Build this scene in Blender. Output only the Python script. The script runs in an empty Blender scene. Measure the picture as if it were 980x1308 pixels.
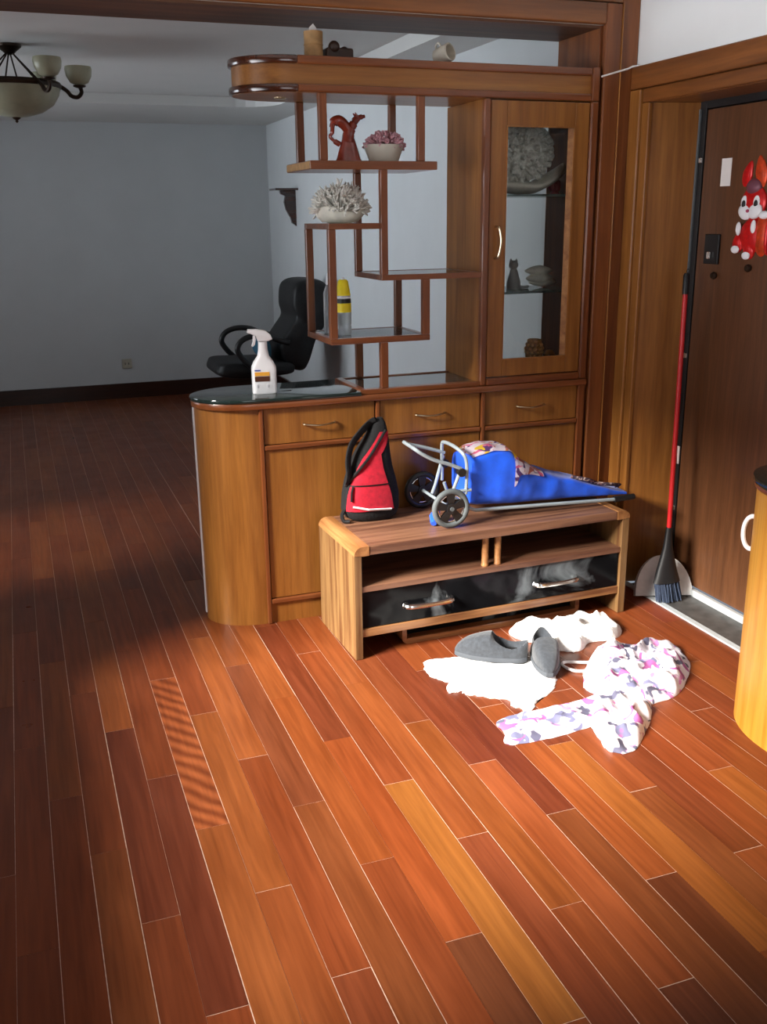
import bpy, bmesh, math, random
from mathutils import Vector, Matrix, noise
random.seed(7)
S = bpy.context.scene
COL = S.collection
PI = math.pi

# ------------------------------------------------------------------ camera
F_PX, YAW, PITCH, ROLL = 1245.887, -0.350480851, 0.293844701, -0.0112618366
def cam_matrix():
    a, b, c = YAW, PITCH, ROLL
    Rx = Matrix(((1,0,0),(0,math.cos(b),-math.sin(b)),(0,math.sin(b),math.cos(b))))
    Ry = Matrix(((math.cos(a),0,math.sin(a)),(0,1,0),(-math.sin(a),0,math.cos(a))))
    Rz = Matrix(((math.cos(c),-math.sin(c),0),(math.sin(c),math.cos(c),0),(0,0,1)))
    B = Matrix(((1,0,0),(0,0,-1),(0,1,0)))
    R = Rz @ Rx @ Ry @ B
    m = Matrix((R[0], -R[1], -R[2])).transposed()
    return Matrix.Translation((0,0,1.5)) @ m.to_4x4()
cd = bpy.data.cameras.new('camera'); cam = bpy.data.objects.new('camera', cd); COL.objects.link(cam)
cd.sensor_fit = 'VERTICAL'; cd.sensor_height = 24; cd.lens = 24*F_PX/1308
cd.clip_start = 0.05
cam.matrix_world = cam_matrix(); S.camera = cam

# ------------------------------------------------------------------ light
w = bpy.data.worlds.new('world'); S.world = w; w.use_nodes = True
bg = w.node_tree.nodes['Background']; bg.inputs[0].default_value = (0.75,0.86,1.0,1); bg.inputs[1].default_value = 0.3
def light(name, typ, energy, col, loc, to=None, size=None, size_y=None, angle=None, spread=None):
    l = bpy.data.lights.new(name, typ); l.energy = energy; l.color = col
    o = bpy.data.objects.new(name, l); COL.objects.link(o); o.location = loc
    if to is not None: o.rotation_euler = (Vector(to)-Vector(loc)).to_track_quat('-Z','Y').to_euler()
    if size:
        l.shape = 'RECTANGLE' if size_y else 'DISK'; l.size = size
        if size_y: l.size_y = size_y
    if angle: l.angle = angle
    if spread: l.spread = math.radians(spread)
    return o
SUN_DIR = Vector((1, .29, -.62)).normalized()
light('sun', 'SUN', 19.0, (1.0,.955,.88), (-6,0,6), Vector((-6,0,6))+SUN_DIR, angle=math.radians(20))
light('daylight_window_near', 'AREA', 19, (.95,.97,1.0), (-1.0,2.1,1.45), (2.29,2.6,2.75), 2.0, 1.2, spread=80)
light('added_fill_back', 'AREA', 8, (.95,.97,1.0), (.8,-2.45,1.5), (1.0,2.5,2.3), 1.9, 1.15, spread=110)  # added fill lamp behind the camera, lifts the cabinet fronts
light('daylight_window_far', 'AREA', 27, (.86,.93,1.0), (-2.9,6.5,1.55), (2.17,5.9,2.15), 3.2, 1.15, spread=75)
S.view_settings.view_transform = 'Standard'; S.view_settings.look = 'None'
S.view_settings.exposure = 0.0; S.view_settings.gamma = 1.0; S.view_settings.use_curve_mapping = False

# ------------------------------------------------------------------ materials
def srgb(r,g,b):
    f = lambda v: (v/255/12.92) if v/255 <= .04045 else ((v/255+.055)/1.055)**2.4
    return (f(r),f(g),f(b),1)
MATS = {}
def new_mat(name):
    m = bpy.data.materials.new(name); m.use_nodes = True; MATS[name] = m
    return m, m.node_tree.nodes, m.node_tree.links, m.node_tree.nodes['Principled BSDF']
def plain(name, col, rough=.5, metal=0, coat=0, noise_amt=.08, noise_scale=25, bump=0, sheen=0, trans=0, ior=1.45, alpha=1):
    m,N,L,P = new_mat(name)
    tc = N.new('ShaderNodeTexCoord'); n = N.new('ShaderNodeTexNoise'); n.inputs['Scale'].default_value = noise_scale; n.inputs['Detail'].default_value = 4
    L.new(tc.outputs['Object'], n.inputs['Vector'])
    r = N.new('ShaderNodeValToRGB'); c = col
    r.color_ramp.elements[0].position = .3; r.color_ramp.elements[1].position = .7
    r.color_ramp.elements[0].color = tuple(x*(1-noise_amt) for x in c[:3])+(1,)
    r.color_ramp.elements[1].color = tuple(min(1,x*(1+noise_amt)) for x in c[:3])+(1,)
    L.new(n.outputs['Fac'], r.inputs[0]); L.new(r.outputs[0], P.inputs['Base Color'])
    P.inputs['Roughness'].default_value = rough; P.inputs['Metallic'].default_value = metal
    P.inputs['Coat Weight'].default_value = coat; P.inputs['Coat Roughness'].default_value = .08
    P.inputs['Sheen Weight'].default_value = sheen
    P.inputs['Transmission Weight'].default_value = trans; P.inputs['IOR'].default_value = ior; P.inputs['Alpha'].default_value = alpha
    if bump:
        b = N.new('ShaderNodeBump'); b.inputs['Strength'].default_value = bump; b.inputs['Distance'].default_value = .01
        L.new(n.outputs['Fac'], b.inputs['Height']); L.new(b.outputs[0], P.inputs['Normal'])
    return m
def wood(name, dark, light_, axis='Z', freq=14, rough=.35, coat=.15, contrast=(.35,.65), k=.78):
    dark = tuple(v*k for v in dark[:3])+(1,); light_ = tuple(v*k for v in light_[:3])+(1,)
    m,N,L,P = new_mat(name)
    tc = N.new('ShaderNodeTexCoord'); mp = N.new('ShaderNodeMapping')
    sc = [freq]*3; sc['XYZ'.index(axis)] = freq*.06
    mp.inputs['Scale'].default_value = sc
    L.new(tc.outputs['Object'], mp.inputs['Vector'])
    n = N.new('ShaderNodeTexNoise'); n.inputs['Scale'].default_value = 1.6; n.inputs['Detail'].default_value = 5; n.inputs['Distortion'].default_value = .5
    L.new(mp.outputs[0], n.inputs['Vector'])
    r = N.new('ShaderNodeValToRGB'); e = r.color_ramp.elements
    e[0].position, e[1].position = contrast; e[0].color = dark; e[1].color = light_
    L.new(n.outputs['Fac'], r.inputs[0])
    n2 = N.new('ShaderNodeTexNoise'); n2.inputs['Scale'].default_value = 9; n2.inputs['Detail'].default_value = 3
    L.new(mp.outputs[0], n2.inputs['Vector'])
    mx = N.new('ShaderNodeMix'); mx.data_type = 'RGBA'; mx.blend_type = 'MULTIPLY'; mx.inputs[0].default_value = .22
    r2 = N.new('ShaderNodeValToRGB'); r2.color_ramp.elements[0].position = .38; r2.color_ramp.elements[1].position = .6
    r2.color_ramp.elements[0].color = (.45,.42,.4,1)
    L.new(n2.outputs['Fac'], r2.inputs[0]); L.new(r.outputs[0], mx.inputs[6]); L.new(r2.outputs[0], mx.inputs[7])
    L.new(mx.outputs[2], P.inputs['Base Color'])
    P.inputs['Roughness'].default_value = rough; P.inputs['Coat Weight'].default_value = coat; P.inputs['Coat Roughness'].default_value = .12
    b = N.new('ShaderNodeBump'); b.inputs['Strength'].default_value = .04; b.inputs['Distance'].default_value = .004
    L.new(n2.outputs['Fac'], b.inputs['Height']); L.new(b.outputs[0], P.inputs['Normal'])
    return m
HON_D, HON_L = srgb(146,90,36), srgb(172,112,50)
M_cab   = wood('cabinet_wood', HON_D, HON_L, 'Z', 16)
M_cabx  = wood('cabinet_wood_cross', HON_D, HON_L, 'X', 16)
M_trim  = wood('reddish_edge_wood', srgb(122,66,34), srgb(150,86,46), 'X', 20, .28, .3)
M_trimz = wood('reddish_edge_wood_upright', srgb(122,66,34), srgb(150,86,46), 'Z', 20, .28, .3)
M_dark  = wood('dark_varnished_wood', srgb(58,28,16), srgb(88,44,26), 'X', 20, .15, .8)
M_frame = wood('door_frame_wood', srgb(150,94,40), srgb(182,120,56), 'Z', 14, .35, .2)
M_framex= wood('lintel_wood', srgb(118,68,30), srgb(152,92,44), 'X', 14, .35, .2)
M_framey= wood('door_head_wood', srgb(118,68,30), srgb(152,92,44), 'Y', 14, .35, .2)
M_panel = wood('pier_panel_wood', srgb(116,62,28), srgb(150,86,40), 'Z', 14, .4, .15)
M_soff  = wood('soffit_varnished_wood', srgb(92,58,38), srgb(120,78,50), 'X', 14, .55, .05)
M_door  = wood('door_leaf_wood', srgb(94,58,34), srgb(120,76,46), 'Z', 22, .42, .1, (.3,.7))
M_tv    = wood('stand_striped_wood', srgb(138,92,56), srgb(196,150,96), 'Z', 22, .4, .1, (.36,.6), k=.44)
M_tvx   = wood('stand_plank_wood', srgb(122,74,46), srgb(176,124,78), 'X', 22, .4, .1, (.36,.6))
M_tvt   = wood('stand_dusty_top_wood', srgb(106,68,50), srgb(150,106,80), 'X', 22, .45, .05, (.36,.6))
M_tvy   = wood('stand_edge_wood', srgb(150,98,56), srgb(190,134,82), 'Y', 22, .35, .15)
M_yel   = wood('honey_lacquered_wood', srgb(226,148,44), srgb(246,182,76), 'Z', 12, .45, .05, k=.6)
M_base  = wood('baseboard_wood', srgb(44,22,14), srgb(70,36,22), 'X', 12, .3, .2)
M_white = plain('white_wall_paint', srgb(226,228,228), .85, noise_amt=.02, noise_scale=4)
M_taupe = plain('taupe_wall_paint', srgb(150,142,132), .85, noise_amt=.03, noise_scale=4)
M_grey  = plain('far_wall_paint', srgb(214,218,220), .85, noise_amt=.03, noise_scale=3)
M_ceil  = plain('ceiling_paint', srgb(222,222,220), .9, noise_amt=.02, noise_scale=3)
M_sub   = plain('pale_joint_filler', srgb(206,178,160), .7, noise_amt=.25, noise_scale=60)
M_black = plain('black_glass', (.006,.006,.007,1), .08, coat=.5)
M_blk   = plain('black_plastic', (.012,.012,.013,1), .4)
M_fabk  = plain('black_fabric', (.006,.006,.007,1), .9, sheen=0, noise_amt=.4, noise_scale=90, bump=.2)
M_leath = plain('black_leather', (.007,.007,.008,1), .55, noise_amt=.3, noise_scale=60, bump=.15)
M_red   = plain('red_fabric', srgb(226,38,64), .75, sheen=.2, noise_amt=.15, noise_scale=60, bump=.15)
M_rpole = plain('red_painted_metal', srgb(196,36,40), .35)
M_whpl  = plain('white_plastic', srgb(238,238,242), .3, noise_amt=.01)
M_chrome= plain('brushed_metal', (.72,.70,.68,1), .22, 1, noise_amt=.03)
M_brass = plain('aged_brass', srgb(206,190,160), .28, 1, noise_amt=.05)
M_bronze= plain('dark_bronze', srgb(52,38,28), .4, .6, noise_amt=.2)
M_galv  = plain('galvanised_sheet', (.86,.88,.88,1), .4, .1, noise_amt=.12, noise_scale=18)
M_tube  = plain('grey_painted_tube', srgb(160,172,178), .35, .2)
M_rub   = plain('grey_rubber', srgb(92,98,100), .6)
M_blue  = plain('blue_nylon', srgb(18,88,226), .5, sheen=.2, noise_amt=.12, noise_scale=30, bump=.1)
M_teal  = plain('teal_cloth', srgb(44,96,120), .8)
M_towel = plain('white_cotton', srgb(244,242,238), .95, noise_amt=.03, noise_scale=120, bump=.3)
M_shoe  = plain('charcoal_suede', srgb(52,56,62), .9, sheen=.3, noise_amt=.25, noise_scale=80, bump=.2)
M_sole  = plain('dark_grey_sole', srgb(70,74,80), .8)
M_insole= plain('dark_insole', (.01,.01,.011,1), .9)
M_coral = plain('white_coral', srgb(240,238,230), .8, noise_amt=.1, noise_scale=80, bump=.3)
M_coralp= plain('pink_coral', srgb(206,156,164), .8, noise_amt=.4, noise_scale=60, bump=.3)
M_coralg= plain('grey_coral', srgb(232,232,218), .85, noise_amt=.35, noise_scale=70, bump=.3)
M_shell = plain('pale_shell', srgb(236,232,218), .5, noise_amt=.12, noise_scale=30)
M_deer  = plain('polished_red_wood', srgb(132,50,34), .15, coat=.8, noise_amt=.25, noise_scale=30)
M_bamb  = plain('bamboo_wood', srgb(170,130,84), .6, noise_amt=.2, noise_scale=40)
M_carv  = plain('dark_carved_wood', srgb(52,34,24), .4, noise_amt=.3, noise_scale=40)
M_yelp  = plain('yellow_plastic', srgb(236,214,36), .4)
M_stone = plain('dark_grey_stone', srgb(74,72,70), .4, noise_amt=.35, noise_scale=22)
M_alu   = plain('pale_metal_strip', srgb(206,212,214), .35, .3, noise_amt=.06)
M_ceram = plain('cream_ceramic', srgb(214,206,190), .3, noise_amt=.05)
M_frost = plain('cream_frosted_glass', srgb(166,166,142), .35, noise_amt=.08, noise_scale=20)
M_gold  = plain('gilded_resin', srgb(220,160,96), .4, .3, noise_amt=.3, noise_scale=60)
M_catm  = plain('grey_ceramic', srgb(150,152,150), .35)
M_pink  = plain('magenta_resin', srgb(190,76,110), .4, noise_amt=.3)
M_smoke = plain('dark_green_glass', (.012,.022,.02,1), .04, coat=.6, noise_amt=.02)
M_beige = plain('aged_plastic', srgb(190,186,170), .5)
M_purp  = plain('blue_print', srgb(60,80,170), .5); M_orng = plain('orange_print', srgb(238,170,60), .5); M_brwn = plain('brown_print', srgb(84,44,28), .5)
M_paper = plain('white_paper', srgb(232,228,224), .8, noise_amt=.02)
M_foilr = plain('red_foil', srgb(206,26,28), .3, .2, noise_amt=.2, noise_scale=60)
M_foilo = plain('orange_red_foil', srgb(208,70,34), .3, .3, noise_amt=.3, noise_scale=60)
M_grybl = plain('blue_grey_bristles', srgb(66,78,100), .8, noise_amt=.3, noise_scale=120)
def glass_mat(name, col=(.97,.98,.975,1), milky=0.0):
    m,N,L,P = new_mat(name)
    gl = N.new('ShaderNodeBsdfGlossy'); gl.inputs['Roughness'].default_value = .02
    tr = N.new('ShaderNodeBsdfTransparent'); tr.inputs['Color'].default_value = col
    fr = N.new('ShaderNodeFresnel'); fr.inputs['IOR'].default_value = 1.45
    n = N.new('ShaderNodeTexNoise'); n.inputs['Scale'].default_value = 3
    mu = N.new('ShaderNodeMath'); mu.operation = 'MULTIPLY_ADD'; mu.inputs[1].default_value = .01; 
    L.new(n.outputs['Fac'], mu.inputs[0]); L.new(fr.outputs[0], mu.inputs[2])
    mx = N.new('ShaderNodeMixShader'); L.new(mu.outputs[0], mx.inputs[0]); L.new(tr.outputs[0], mx.inputs[1]); L.new(gl.outputs[0], mx.inputs[2])
    out = mx.outputs[0]
    if milky:
        df = N.new('ShaderNodeBsdfTranslucent'); df.inputs['Color'].default_value = (.9,.92,.95,1)
        m2 = N.new('ShaderNodeMixShader'); m2.inputs[0].default_value = milky; L.new(out, m2.inputs[1]); L.new(df.outputs[0], m2.inputs[2]); out = m2.outputs[0]
    L.new(out, N['Material Output'].inputs['Surface'])
    return m
M_glass = glass_mat('clear_glass'); M_dshelf = glass_mat('dark_shelf_glass', (.42,.5,.47,1)); M_gshelf = glass_mat('greenish_shelf_glass', (.78,.87,.84,1)); M_clear = glass_mat('clear_bottle_plastic', (.93,.95,.97,1), milky=.3)
def plank_mat(name, stripes=False):
    m,N,L,P = new_mat(name)
    oi = N.new('ShaderNodeObjectInfo'); g = N.new('ShaderNodeNewGeometry')
    ad = N.new('ShaderNodeVectorMath'); ad.operation = 'MULTIPLY_ADD'
    cb = N.new('ShaderNodeCombineXYZ')
    for i in range(3): L.new(oi.outputs['Random'], cb.inputs[i])
    ad.inputs[1].default_value = (31,17,23); L.new(cb.outputs[0], ad.inputs[0]); L.new(g.outputs['Position'], ad.inputs[2])
    mp = N.new('ShaderNodeMapping'); mp.inputs['Scale'].default_value = (70,3.2,20); L.new(ad.outputs[0], mp.inputs['Vector'])
    n = N.new('ShaderNodeTexNoise'); n.inputs['Scale'].default_value = 1; n.inputs['Detail'].default_value = 5; n.inputs['Distortion'].default_value = .6
    L.new(mp.outputs[0], n.inputs['Vector'])
    r = N.new('ShaderNodeValToRGB'); r.color_ramp.elements[0].position = .3; r.color_ramp.elements[1].position = .7
    r.color_ramp.elements[0].color = (.76,.72,.70,1); r.color_ramp.elements[1].color = (1.1,1.1,1.08,1)
    L.new(n.outputs['Fac'], r.inputs[0])
    mp2 = N.new('ShaderNodeMapping'); mp2.inputs['Scale'].default_value = (14,2.2,5); L.new(ad.outputs[0], mp2.inputs['Vector'])
    n2 = N.new('ShaderNodeTexNoise'); n2.inputs['Scale'].default_value = 1; n2.inputs['Detail'].default_value = 2; L.new(mp2.outputs[0], n2.inputs['Vector'])
    r2 = N.new('ShaderNodeValToRGB'); r2.color_ramp.elements[0].position = .3; r2.color_ramp.elements[1].position = .7
    r2.color_ramp.elements[0].color = (.82,.76,.72,1); r2.color_ramp.elements[1].color = (1.08,1.1,1.12,1)
    L.new(n2.outputs['Fac'], r2.inputs[0])
    mx = N.new('ShaderNodeMix'); mx.data_type = 'RGBA'; mx.blend_type = 'MULTIPLY'; mx.inputs[0].default_value = 1
    L.new(oi.outputs['Color'], mx.inputs[6]); L.new(r.outputs[0], mx.inputs[7])
    mx2 = N.new('ShaderNodeMix'); mx2.data_type = 'RGBA'; mx2.blend_type = 'MULTIPLY'; mx2.inputs[0].default_value = 1
    L.new(mx.outputs[2], mx2.inputs[6]); L.new(r2.outputs[0], mx2.inputs[7])
    out = mx2.outputs[2]
    if stripes:
        mp3 = N.new('ShaderNodeMapping'); mp3.inputs['Scale'].default_value = (30,30,1); mp3.inputs['Rotation'].default_value = (0,0,-.7); L.new(g.outputs['Position'], mp3.inputs['Vector'])
        wv = N.new('ShaderNodeTexWave'); wv.bands_direction = 'X'; wv.inputs['Scale'].default_value = .22; wv.inputs['Distortion'].default_value = 2.2; wv.inputs['Detail'].default_value = 1
        L.new(mp3.outputs[0], wv.inputs['Vector'])
        r3 = N.new('ShaderNodeValToRGB'); r3.color_ramp.elements[0].color = (.78,.72,.7,1); r3.color_ramp.elements[1].color = (1.5,1.6,1.6,1)
        L.new(wv.outputs['Fac'], r3.inputs[0])
        mx3 = N.new('ShaderNodeMix'); mx3.data_type = 'RGBA'; mx3.blend_type = 'MULTIPLY'; mx3.inputs[0].default_value = 1
        L.new(out, mx3.inputs[6]); L.new(r3.outputs[0], mx3.inputs[7]); out = mx3.outputs[2]
    L.new(out, P.inputs['Base Color'])
    # worn lacquer: uneven gloss
    n4 = N.new('ShaderNodeTexNoise'); n4.inputs['Scale'].default_value = 6; n4.inputs['Detail'].default_value = 5; L.new(g.outputs['Position'], n4.inputs['Vector'])
    mr = N.new('ShaderNodeMapRange'); mr.inputs[3].default_value = .22; mr.inputs[4].default_value = .42
    L.new(n4.outputs['Fac'], mr.inputs[0]); L.new(mr.outputs[0], P.inputs['Roughness'])
    P.inputs['Specular IOR Level'].default_value = .18
    b = N.new('ShaderNodeBump'); b.inputs['Strength'].default_value = .05; b.inputs['Distance'].default_value = .003
    L.new(n.outputs['Fac'], b.inputs['Height']); L.new(b.outputs[0], P.inputs['Normal'])
    return m
M_plank = plank_mat('floor_plank_wood'); M_plank_s = plank_mat('rippled_floor_plank_wood', True)
def print_mat(name, basec, cols, scale, thresh=.42):
    m,N,L,P = new_mat(name)
    tc = N.new('ShaderNodeTexCoord'); prev = None
    cur = N.new('ShaderNodeRGB'); cur.outputs[0].default_value = basec; out = cur.outputs[0]
    for i,c in enumerate(cols):
        mp = N.new('ShaderNodeMapping'); mp.inputs['Location'].default_value = (i*3.7,i*1.9,i*2.3); mp.inputs['Scale'].default_value = (scale,scale,scale)
        L.new(tc.outputs['Object'], mp.inputs['Vector'])
        v = N.new('ShaderNodeTexNoise'); v.inputs['Scale'].default_value = 1; v.inputs['Detail'].default_value = 1.5; v.inputs['Distortion'].default_value = .8; L.new(mp.outputs[0], v.inputs['Vector'])
        r = N.new('ShaderNodeValToRGB'); r.color_ramp.elements[0].position = 1-thresh; r.color_ramp.elements[1].position = 1-thresh+.03
        L.new(v.outputs['Fac'], r.inputs[0])
        mx = N.new('ShaderNodeMix'); mx.data_type = 'RGBA'; L.new(r.outputs[0], mx.inputs[0]); L.new(out, mx.inputs[6]); mx.inputs[7].default_value = c
        out = mx.outputs[2]
    L.new(out, P.inputs['Base Color']); P.inputs['Roughness'].default_value = .85
    return m
M_floral = print_mat('floral_cotton', srgb(222,216,224), [srgb(206,130,186), srgb(110,110,140), srgb(170,90,148), srgb(90,88,110)], 17, .385)
M_print  = print_mat('printed_flap_cloth', srgb(238,226,232), [srgb(222,110,150), srgb(96,60,120), srgb(236,200,60), srgb(200,120,110)], 22, .42)
M_strap  = print_mat('printed_strap_cloth', srgb(60,46,60), [srgb(150,110,100), srgb(190,170,160)], 40, .42)
# dusty black drawer front
m,N,L,P = new_mat('smudged_black_gloss'); M_smudge = m
tc = N.new('ShaderNodeTexCoord'); n = N.new('ShaderNodeTexNoise'); n.inputs['Scale'].default_value = 5; n.inputs['Detail'].default_value = 6; n.inputs['Distortion'].default_value = 1.2
L.new(tc.outputs['Object'], n.inputs['Vector'])
r = N.new('ShaderNodeValToRGB'); r.color_ramp.elements[0].position = .56; r.color_ramp.elements[1].position = .80
r.color_ramp.elements[0].color = (.006,.006,.007,1); r.color_ramp.elements[1].color = (.22,.25,.27,1)
L.new(n.outputs['Fac'], r.inputs[0]); L.new(r.outputs[0], P.inputs['Base Color']); P.inputs['Roughness'].default_value = .1; P.inputs['Specular IOR Level'].default_value = .1

# ------------------------------------------------------------------ helpers
def tag(o, label=None, cat=None, group=None, kind=None):
    if label: o['label'] = label
    if cat: o['category'] = cat
    if group: o['group'] = group
    if kind: o['kind'] = kind
    return o
def thing(name, label, cat, loc=(0,0,0), rotz=0, group=None):
    o = bpy.data.objects.new(name, None); COL.objects.link(o); o.empty_display_size = .05
    o.location = loc; o.rotation_euler = (0,0,rotz)
    return tag(o, label, cat, group)
def origin(o):
    v = Vector((0,0,0))
    while o is not None: v += o.location; o = o.parent
    return v
def obj(name, bm, mat, parent=None, smooth=False, local=False, label=None, base=None):
    me = bpy.data.meshes.new(name)
    bmesh.ops.recalc_face_normals(bm, faces=bm.faces)
    off = Vector((0,0,0))
    if parent is not None and not local: off = origin(parent)
    if base is not None: off = Vector(base)
    if off.length: bmesh.ops.translate(bm, verts=bm.verts, vec=-off)
    bm.to_mesh(me); bm.free()
    if smooth:
        for p in me.polygons: p.use_smooth = True
        if smooth != 'all':
            try: me.set_sharp_from_angle(angle=math.radians(38))
            except Exception: pass
    me.materials.append(mat)
    o = bpy.data.objects.new(name, me); COL.objects.link(o)
    if parent is not None: o.parent = parent
    if base is not None: o.location = base
    if label: o['label'] = label
    return o
def BM(): return bmesh.new()
def bx(bm, x0,x1,y0,y1,z0,z1, bev=0, seg=2):
    r = bmesh.ops.create_cube(bm, size=1); vs = r['verts']
    for v in vs:
        v.co = Vector(((x0+x1)/2+v.co.x*(x1-x0), (y0+y1)/2+v.co.y*(y1-y0), (z0+z1)/2+v.co.z*(z1-z0)))
    if bev:
        es = list({e for v in vs for e in v.link_edges})
        bmesh.ops.bevel(bm, geom=es, offset=bev, segments=seg, profile=.5, affect='EDGES')
    return bm
def box(x0,x1,y0,y1,z0,z1,bev=0,seg=2): return bx(BM(),x0,x1,y0,y1,z0,z1,bev,seg)
def catmull(pts, n=6, closed=False):
    P_ = [Vector(p) for p in pts]; out = []; m = len(P_)
    rng = range(m if closed else m-1)
    for i in rng:
        p0 = P_[(i-1)%m] if closed or i>0 else P_[0]; p1 = P_[i]; p2 = P_[(i+1)%m]; p3 = P_[(i+2)%m] if closed or i+2<m else P_[-1]
        for k in range(n):
            t = k/n
            out.append(.5*((2*p1)+(p2-p0)*t+(2*p0-5*p1+4*p2-p3)*t*t+(3*p1-p0-3*p2+p3)*t**3))
    if not closed: out.append(P_[-1])
    return out
def tube(bm, pts, r, sides=8, closed=False, cap=True, flat=1.0):
    pts = [Vector(p) for p in pts]; n = len(pts)
    rs = r if isinstance(r,(list,tuple)) else [r]*n
    rings = []; up = None
    for i,p in enumerate(pts):
        a = pts[i-1] if (i>0 or closed) else pts[i]; b = pts[(i+1)%n] if (i<n-1 or closed) else pts[i]
        t = (b-a); t = t.normalized() if t.length>1e-9 else Vector((0,0,1))
        if up is None: up = t.orthogonal().normalized()
        up = (up - t*up.dot(t)); up = up.normalized() if up.length>1e-6 else t.orthogonal().normalized()
        s = t.cross(up)
        rings.append([bm.verts.new(p+(up*math.cos(2*PI*k/sides)*flat+s*math.sin(2*PI*k/sides))*rs[i]) for k in range(sides)])
    for i in range(n if closed else n-1):
        A, B = rings[i], rings[(i+1)%n]
        for k in range(sides): bm.faces.new((A[k],A[(k+1)%sides],B[(k+1)%sides],B[k]))
    if cap and not closed:
        bm.faces.new(rings[0][::-1]); bm.faces.new(rings[-1])
    return bm
def lathe(bm, prof, c=(0,0,0), seg=24, sx=1, sy=1):
    rings = []
    for r_,z in prof:
        if r_ < 1e-5: rings.append([bm.verts.new((c[0],c[1],c[2]+z))])
        else: rings.append([bm.verts.new((c[0]+r_*sx*math.cos(2*PI*k/seg), c[1]+r_*sy*math.sin(2*PI*k/seg), c[2]+z)) for k in range(seg)])
    for A,B in zip(rings, rings[1:]):
        for k in range(seg):
            q = [A[k%len(A)], A[(k+1)%len(A)], B[(k+1)%len(B)], B[k%len(B)]]
            u = []
            for v in q:
                if v not in u: u.append(v)
            if len(u)>2: bm.faces.new(u)
    if len(rings[0])>1: bm.faces.new(rings[0][::-1])
    if len(rings[-1])>1: bm.faces.new(rings[-1])
    return bm
def prism(bm, poly, axis, a0, a1, bev=0):
    """poly: 2D points; axis: extrusion axis; the other two coords in order xyz"""
    def mk(p,a):
        return {'X':(a,p[0],p[1]),'Y':(p[0],a,p[1]),'Z':(p[0],p[1],a)}[axis]
    A = [bm.verts.new(mk(p,a0)) for p in poly]; B = [bm.verts.new(mk(p,a1)) for p in poly]
    fa = bm.faces.new(A); fb = bm.faces.new(B[::-1]); n = len(poly); fs = [fa,fb]
    for i in range(n): fs.append(bm.faces.new((A[i],B[i],B[(i+1)%n],A[(i+1)%n])))
    if bev:
        bmesh.ops.recalc_face_normals(bm, faces=fs)
        es = list(fa.edges)+list(fb.edges)
        bmesh.ops.bevel(bm, geom=es, offset=bev, segments=2, profile=.5, affect='EDGES')
    return bm
def loft(bm, rings, closed=True, cap=True):
    R_ = [[bm.verts.new(p) for p in r] for r in rings]
    for A,B in zip(R_,R_[1:]):
        n = len(A)
        for k in range(n if closed else n-1): bm.faces.new((A[k],A[(k+1)%n],B[(k+1)%n],B[k]))
    if cap and closed: bm.faces.new(R_[0][::-1]); bm.faces.new(R_[-1])
    return bm
def ell(bm, c, r, seg=20, rings=12):
    res = bmesh.ops.create_uvsphere(bm, u_segments=seg, v_segments=rings, radius=1)
    for v in res['verts']: v.co = Vector((c[0]+v.co.x*r[0], c[1]+v.co.y*r[1], c[2]+v.co.z*r[2]))
    return bm
def struct(name, bm, mat, parent=None, smooth=False, label=None, cat=None):
    o = obj(name, bm, mat, parent, smooth)
    if parent is None:
        o['kind'] = 'structure'
        if label: o['label'] = label
        if cat: o['category'] = cat
    return o

# ================================================================== setting
YF = 3.424                       # plane of the partition front
LW, RW, FARY = -.75, 2.29, 8.77
FLW, FRW, CZ, FCZ = -2.6, 2.17, 2.6, 2.33
floor = struct('floor', bx(box(LW-.15,RW,-2.2,3.74,-.12,-.0006), FLW,FRW+.12,3.74,FARY,-.12,-.0006), M_sub, label='reddish brown plank floor running through both rooms', cat='floor')
# planks: 87 mm wide, 903 mm long, staggered in thirds
TONES = [srgb(156,80,46), srgb(148,74,44), srgb(164,88,48), srgb(138,69,44), srgb(158,82,46), srgb(170,94,50), srgb(150,74,42), srgb(144,74,46)]
PW, PL, FLOOR_K = .087, .903, .66
unit = BM(); bx(unit, 0,1,0,1,-.012,0)
me_unit = bpy.data.meshes.new('plank'); unit.to_mesh(me_unit); unit.free(); me_unit.materials.append(M_plank)
me_str = me_unit.copy(); me_str.materials[0] = M_plank_s
rest = BM(); cand = []
for k in range(-9, 28):
    x0 = -.068+PW*k; x1 = x0+PW
    if x1 > RW: x1 = RW-.002
    if x1-x0 < .02: continue
    y = 1.885+.0033*k+{2:0,1:.297,0:.585}[k%3] - PL*5
    i = -5
    while y < FARY-.01:
        a, b = max(y,-2.2), min(y+PL, FARY-.004)
        if y > 3.7 and x1 > FRW: a = b
        if b-a > .03: cand.append((k, i, x0, x1, a, b))
        y += PL; i += 1
def in_view(c):
    k,i,x0,x1,a,b = c
    return x1 > -.3 and b > 1.2 and not (k > 16 and a > 3.42) and (x0 < 2.0 or b < 3.5) and not (x0 > .85 + .0*b and a > 4.9 and x0 > 1.5)
rp = random.Random(11)
RB, DK, DR, OR, BR = srgb(150,74,42), srgb(116,63,44), srgb(112,50,38), srgb(172,90,46), srgb(146,82,48)
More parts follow.
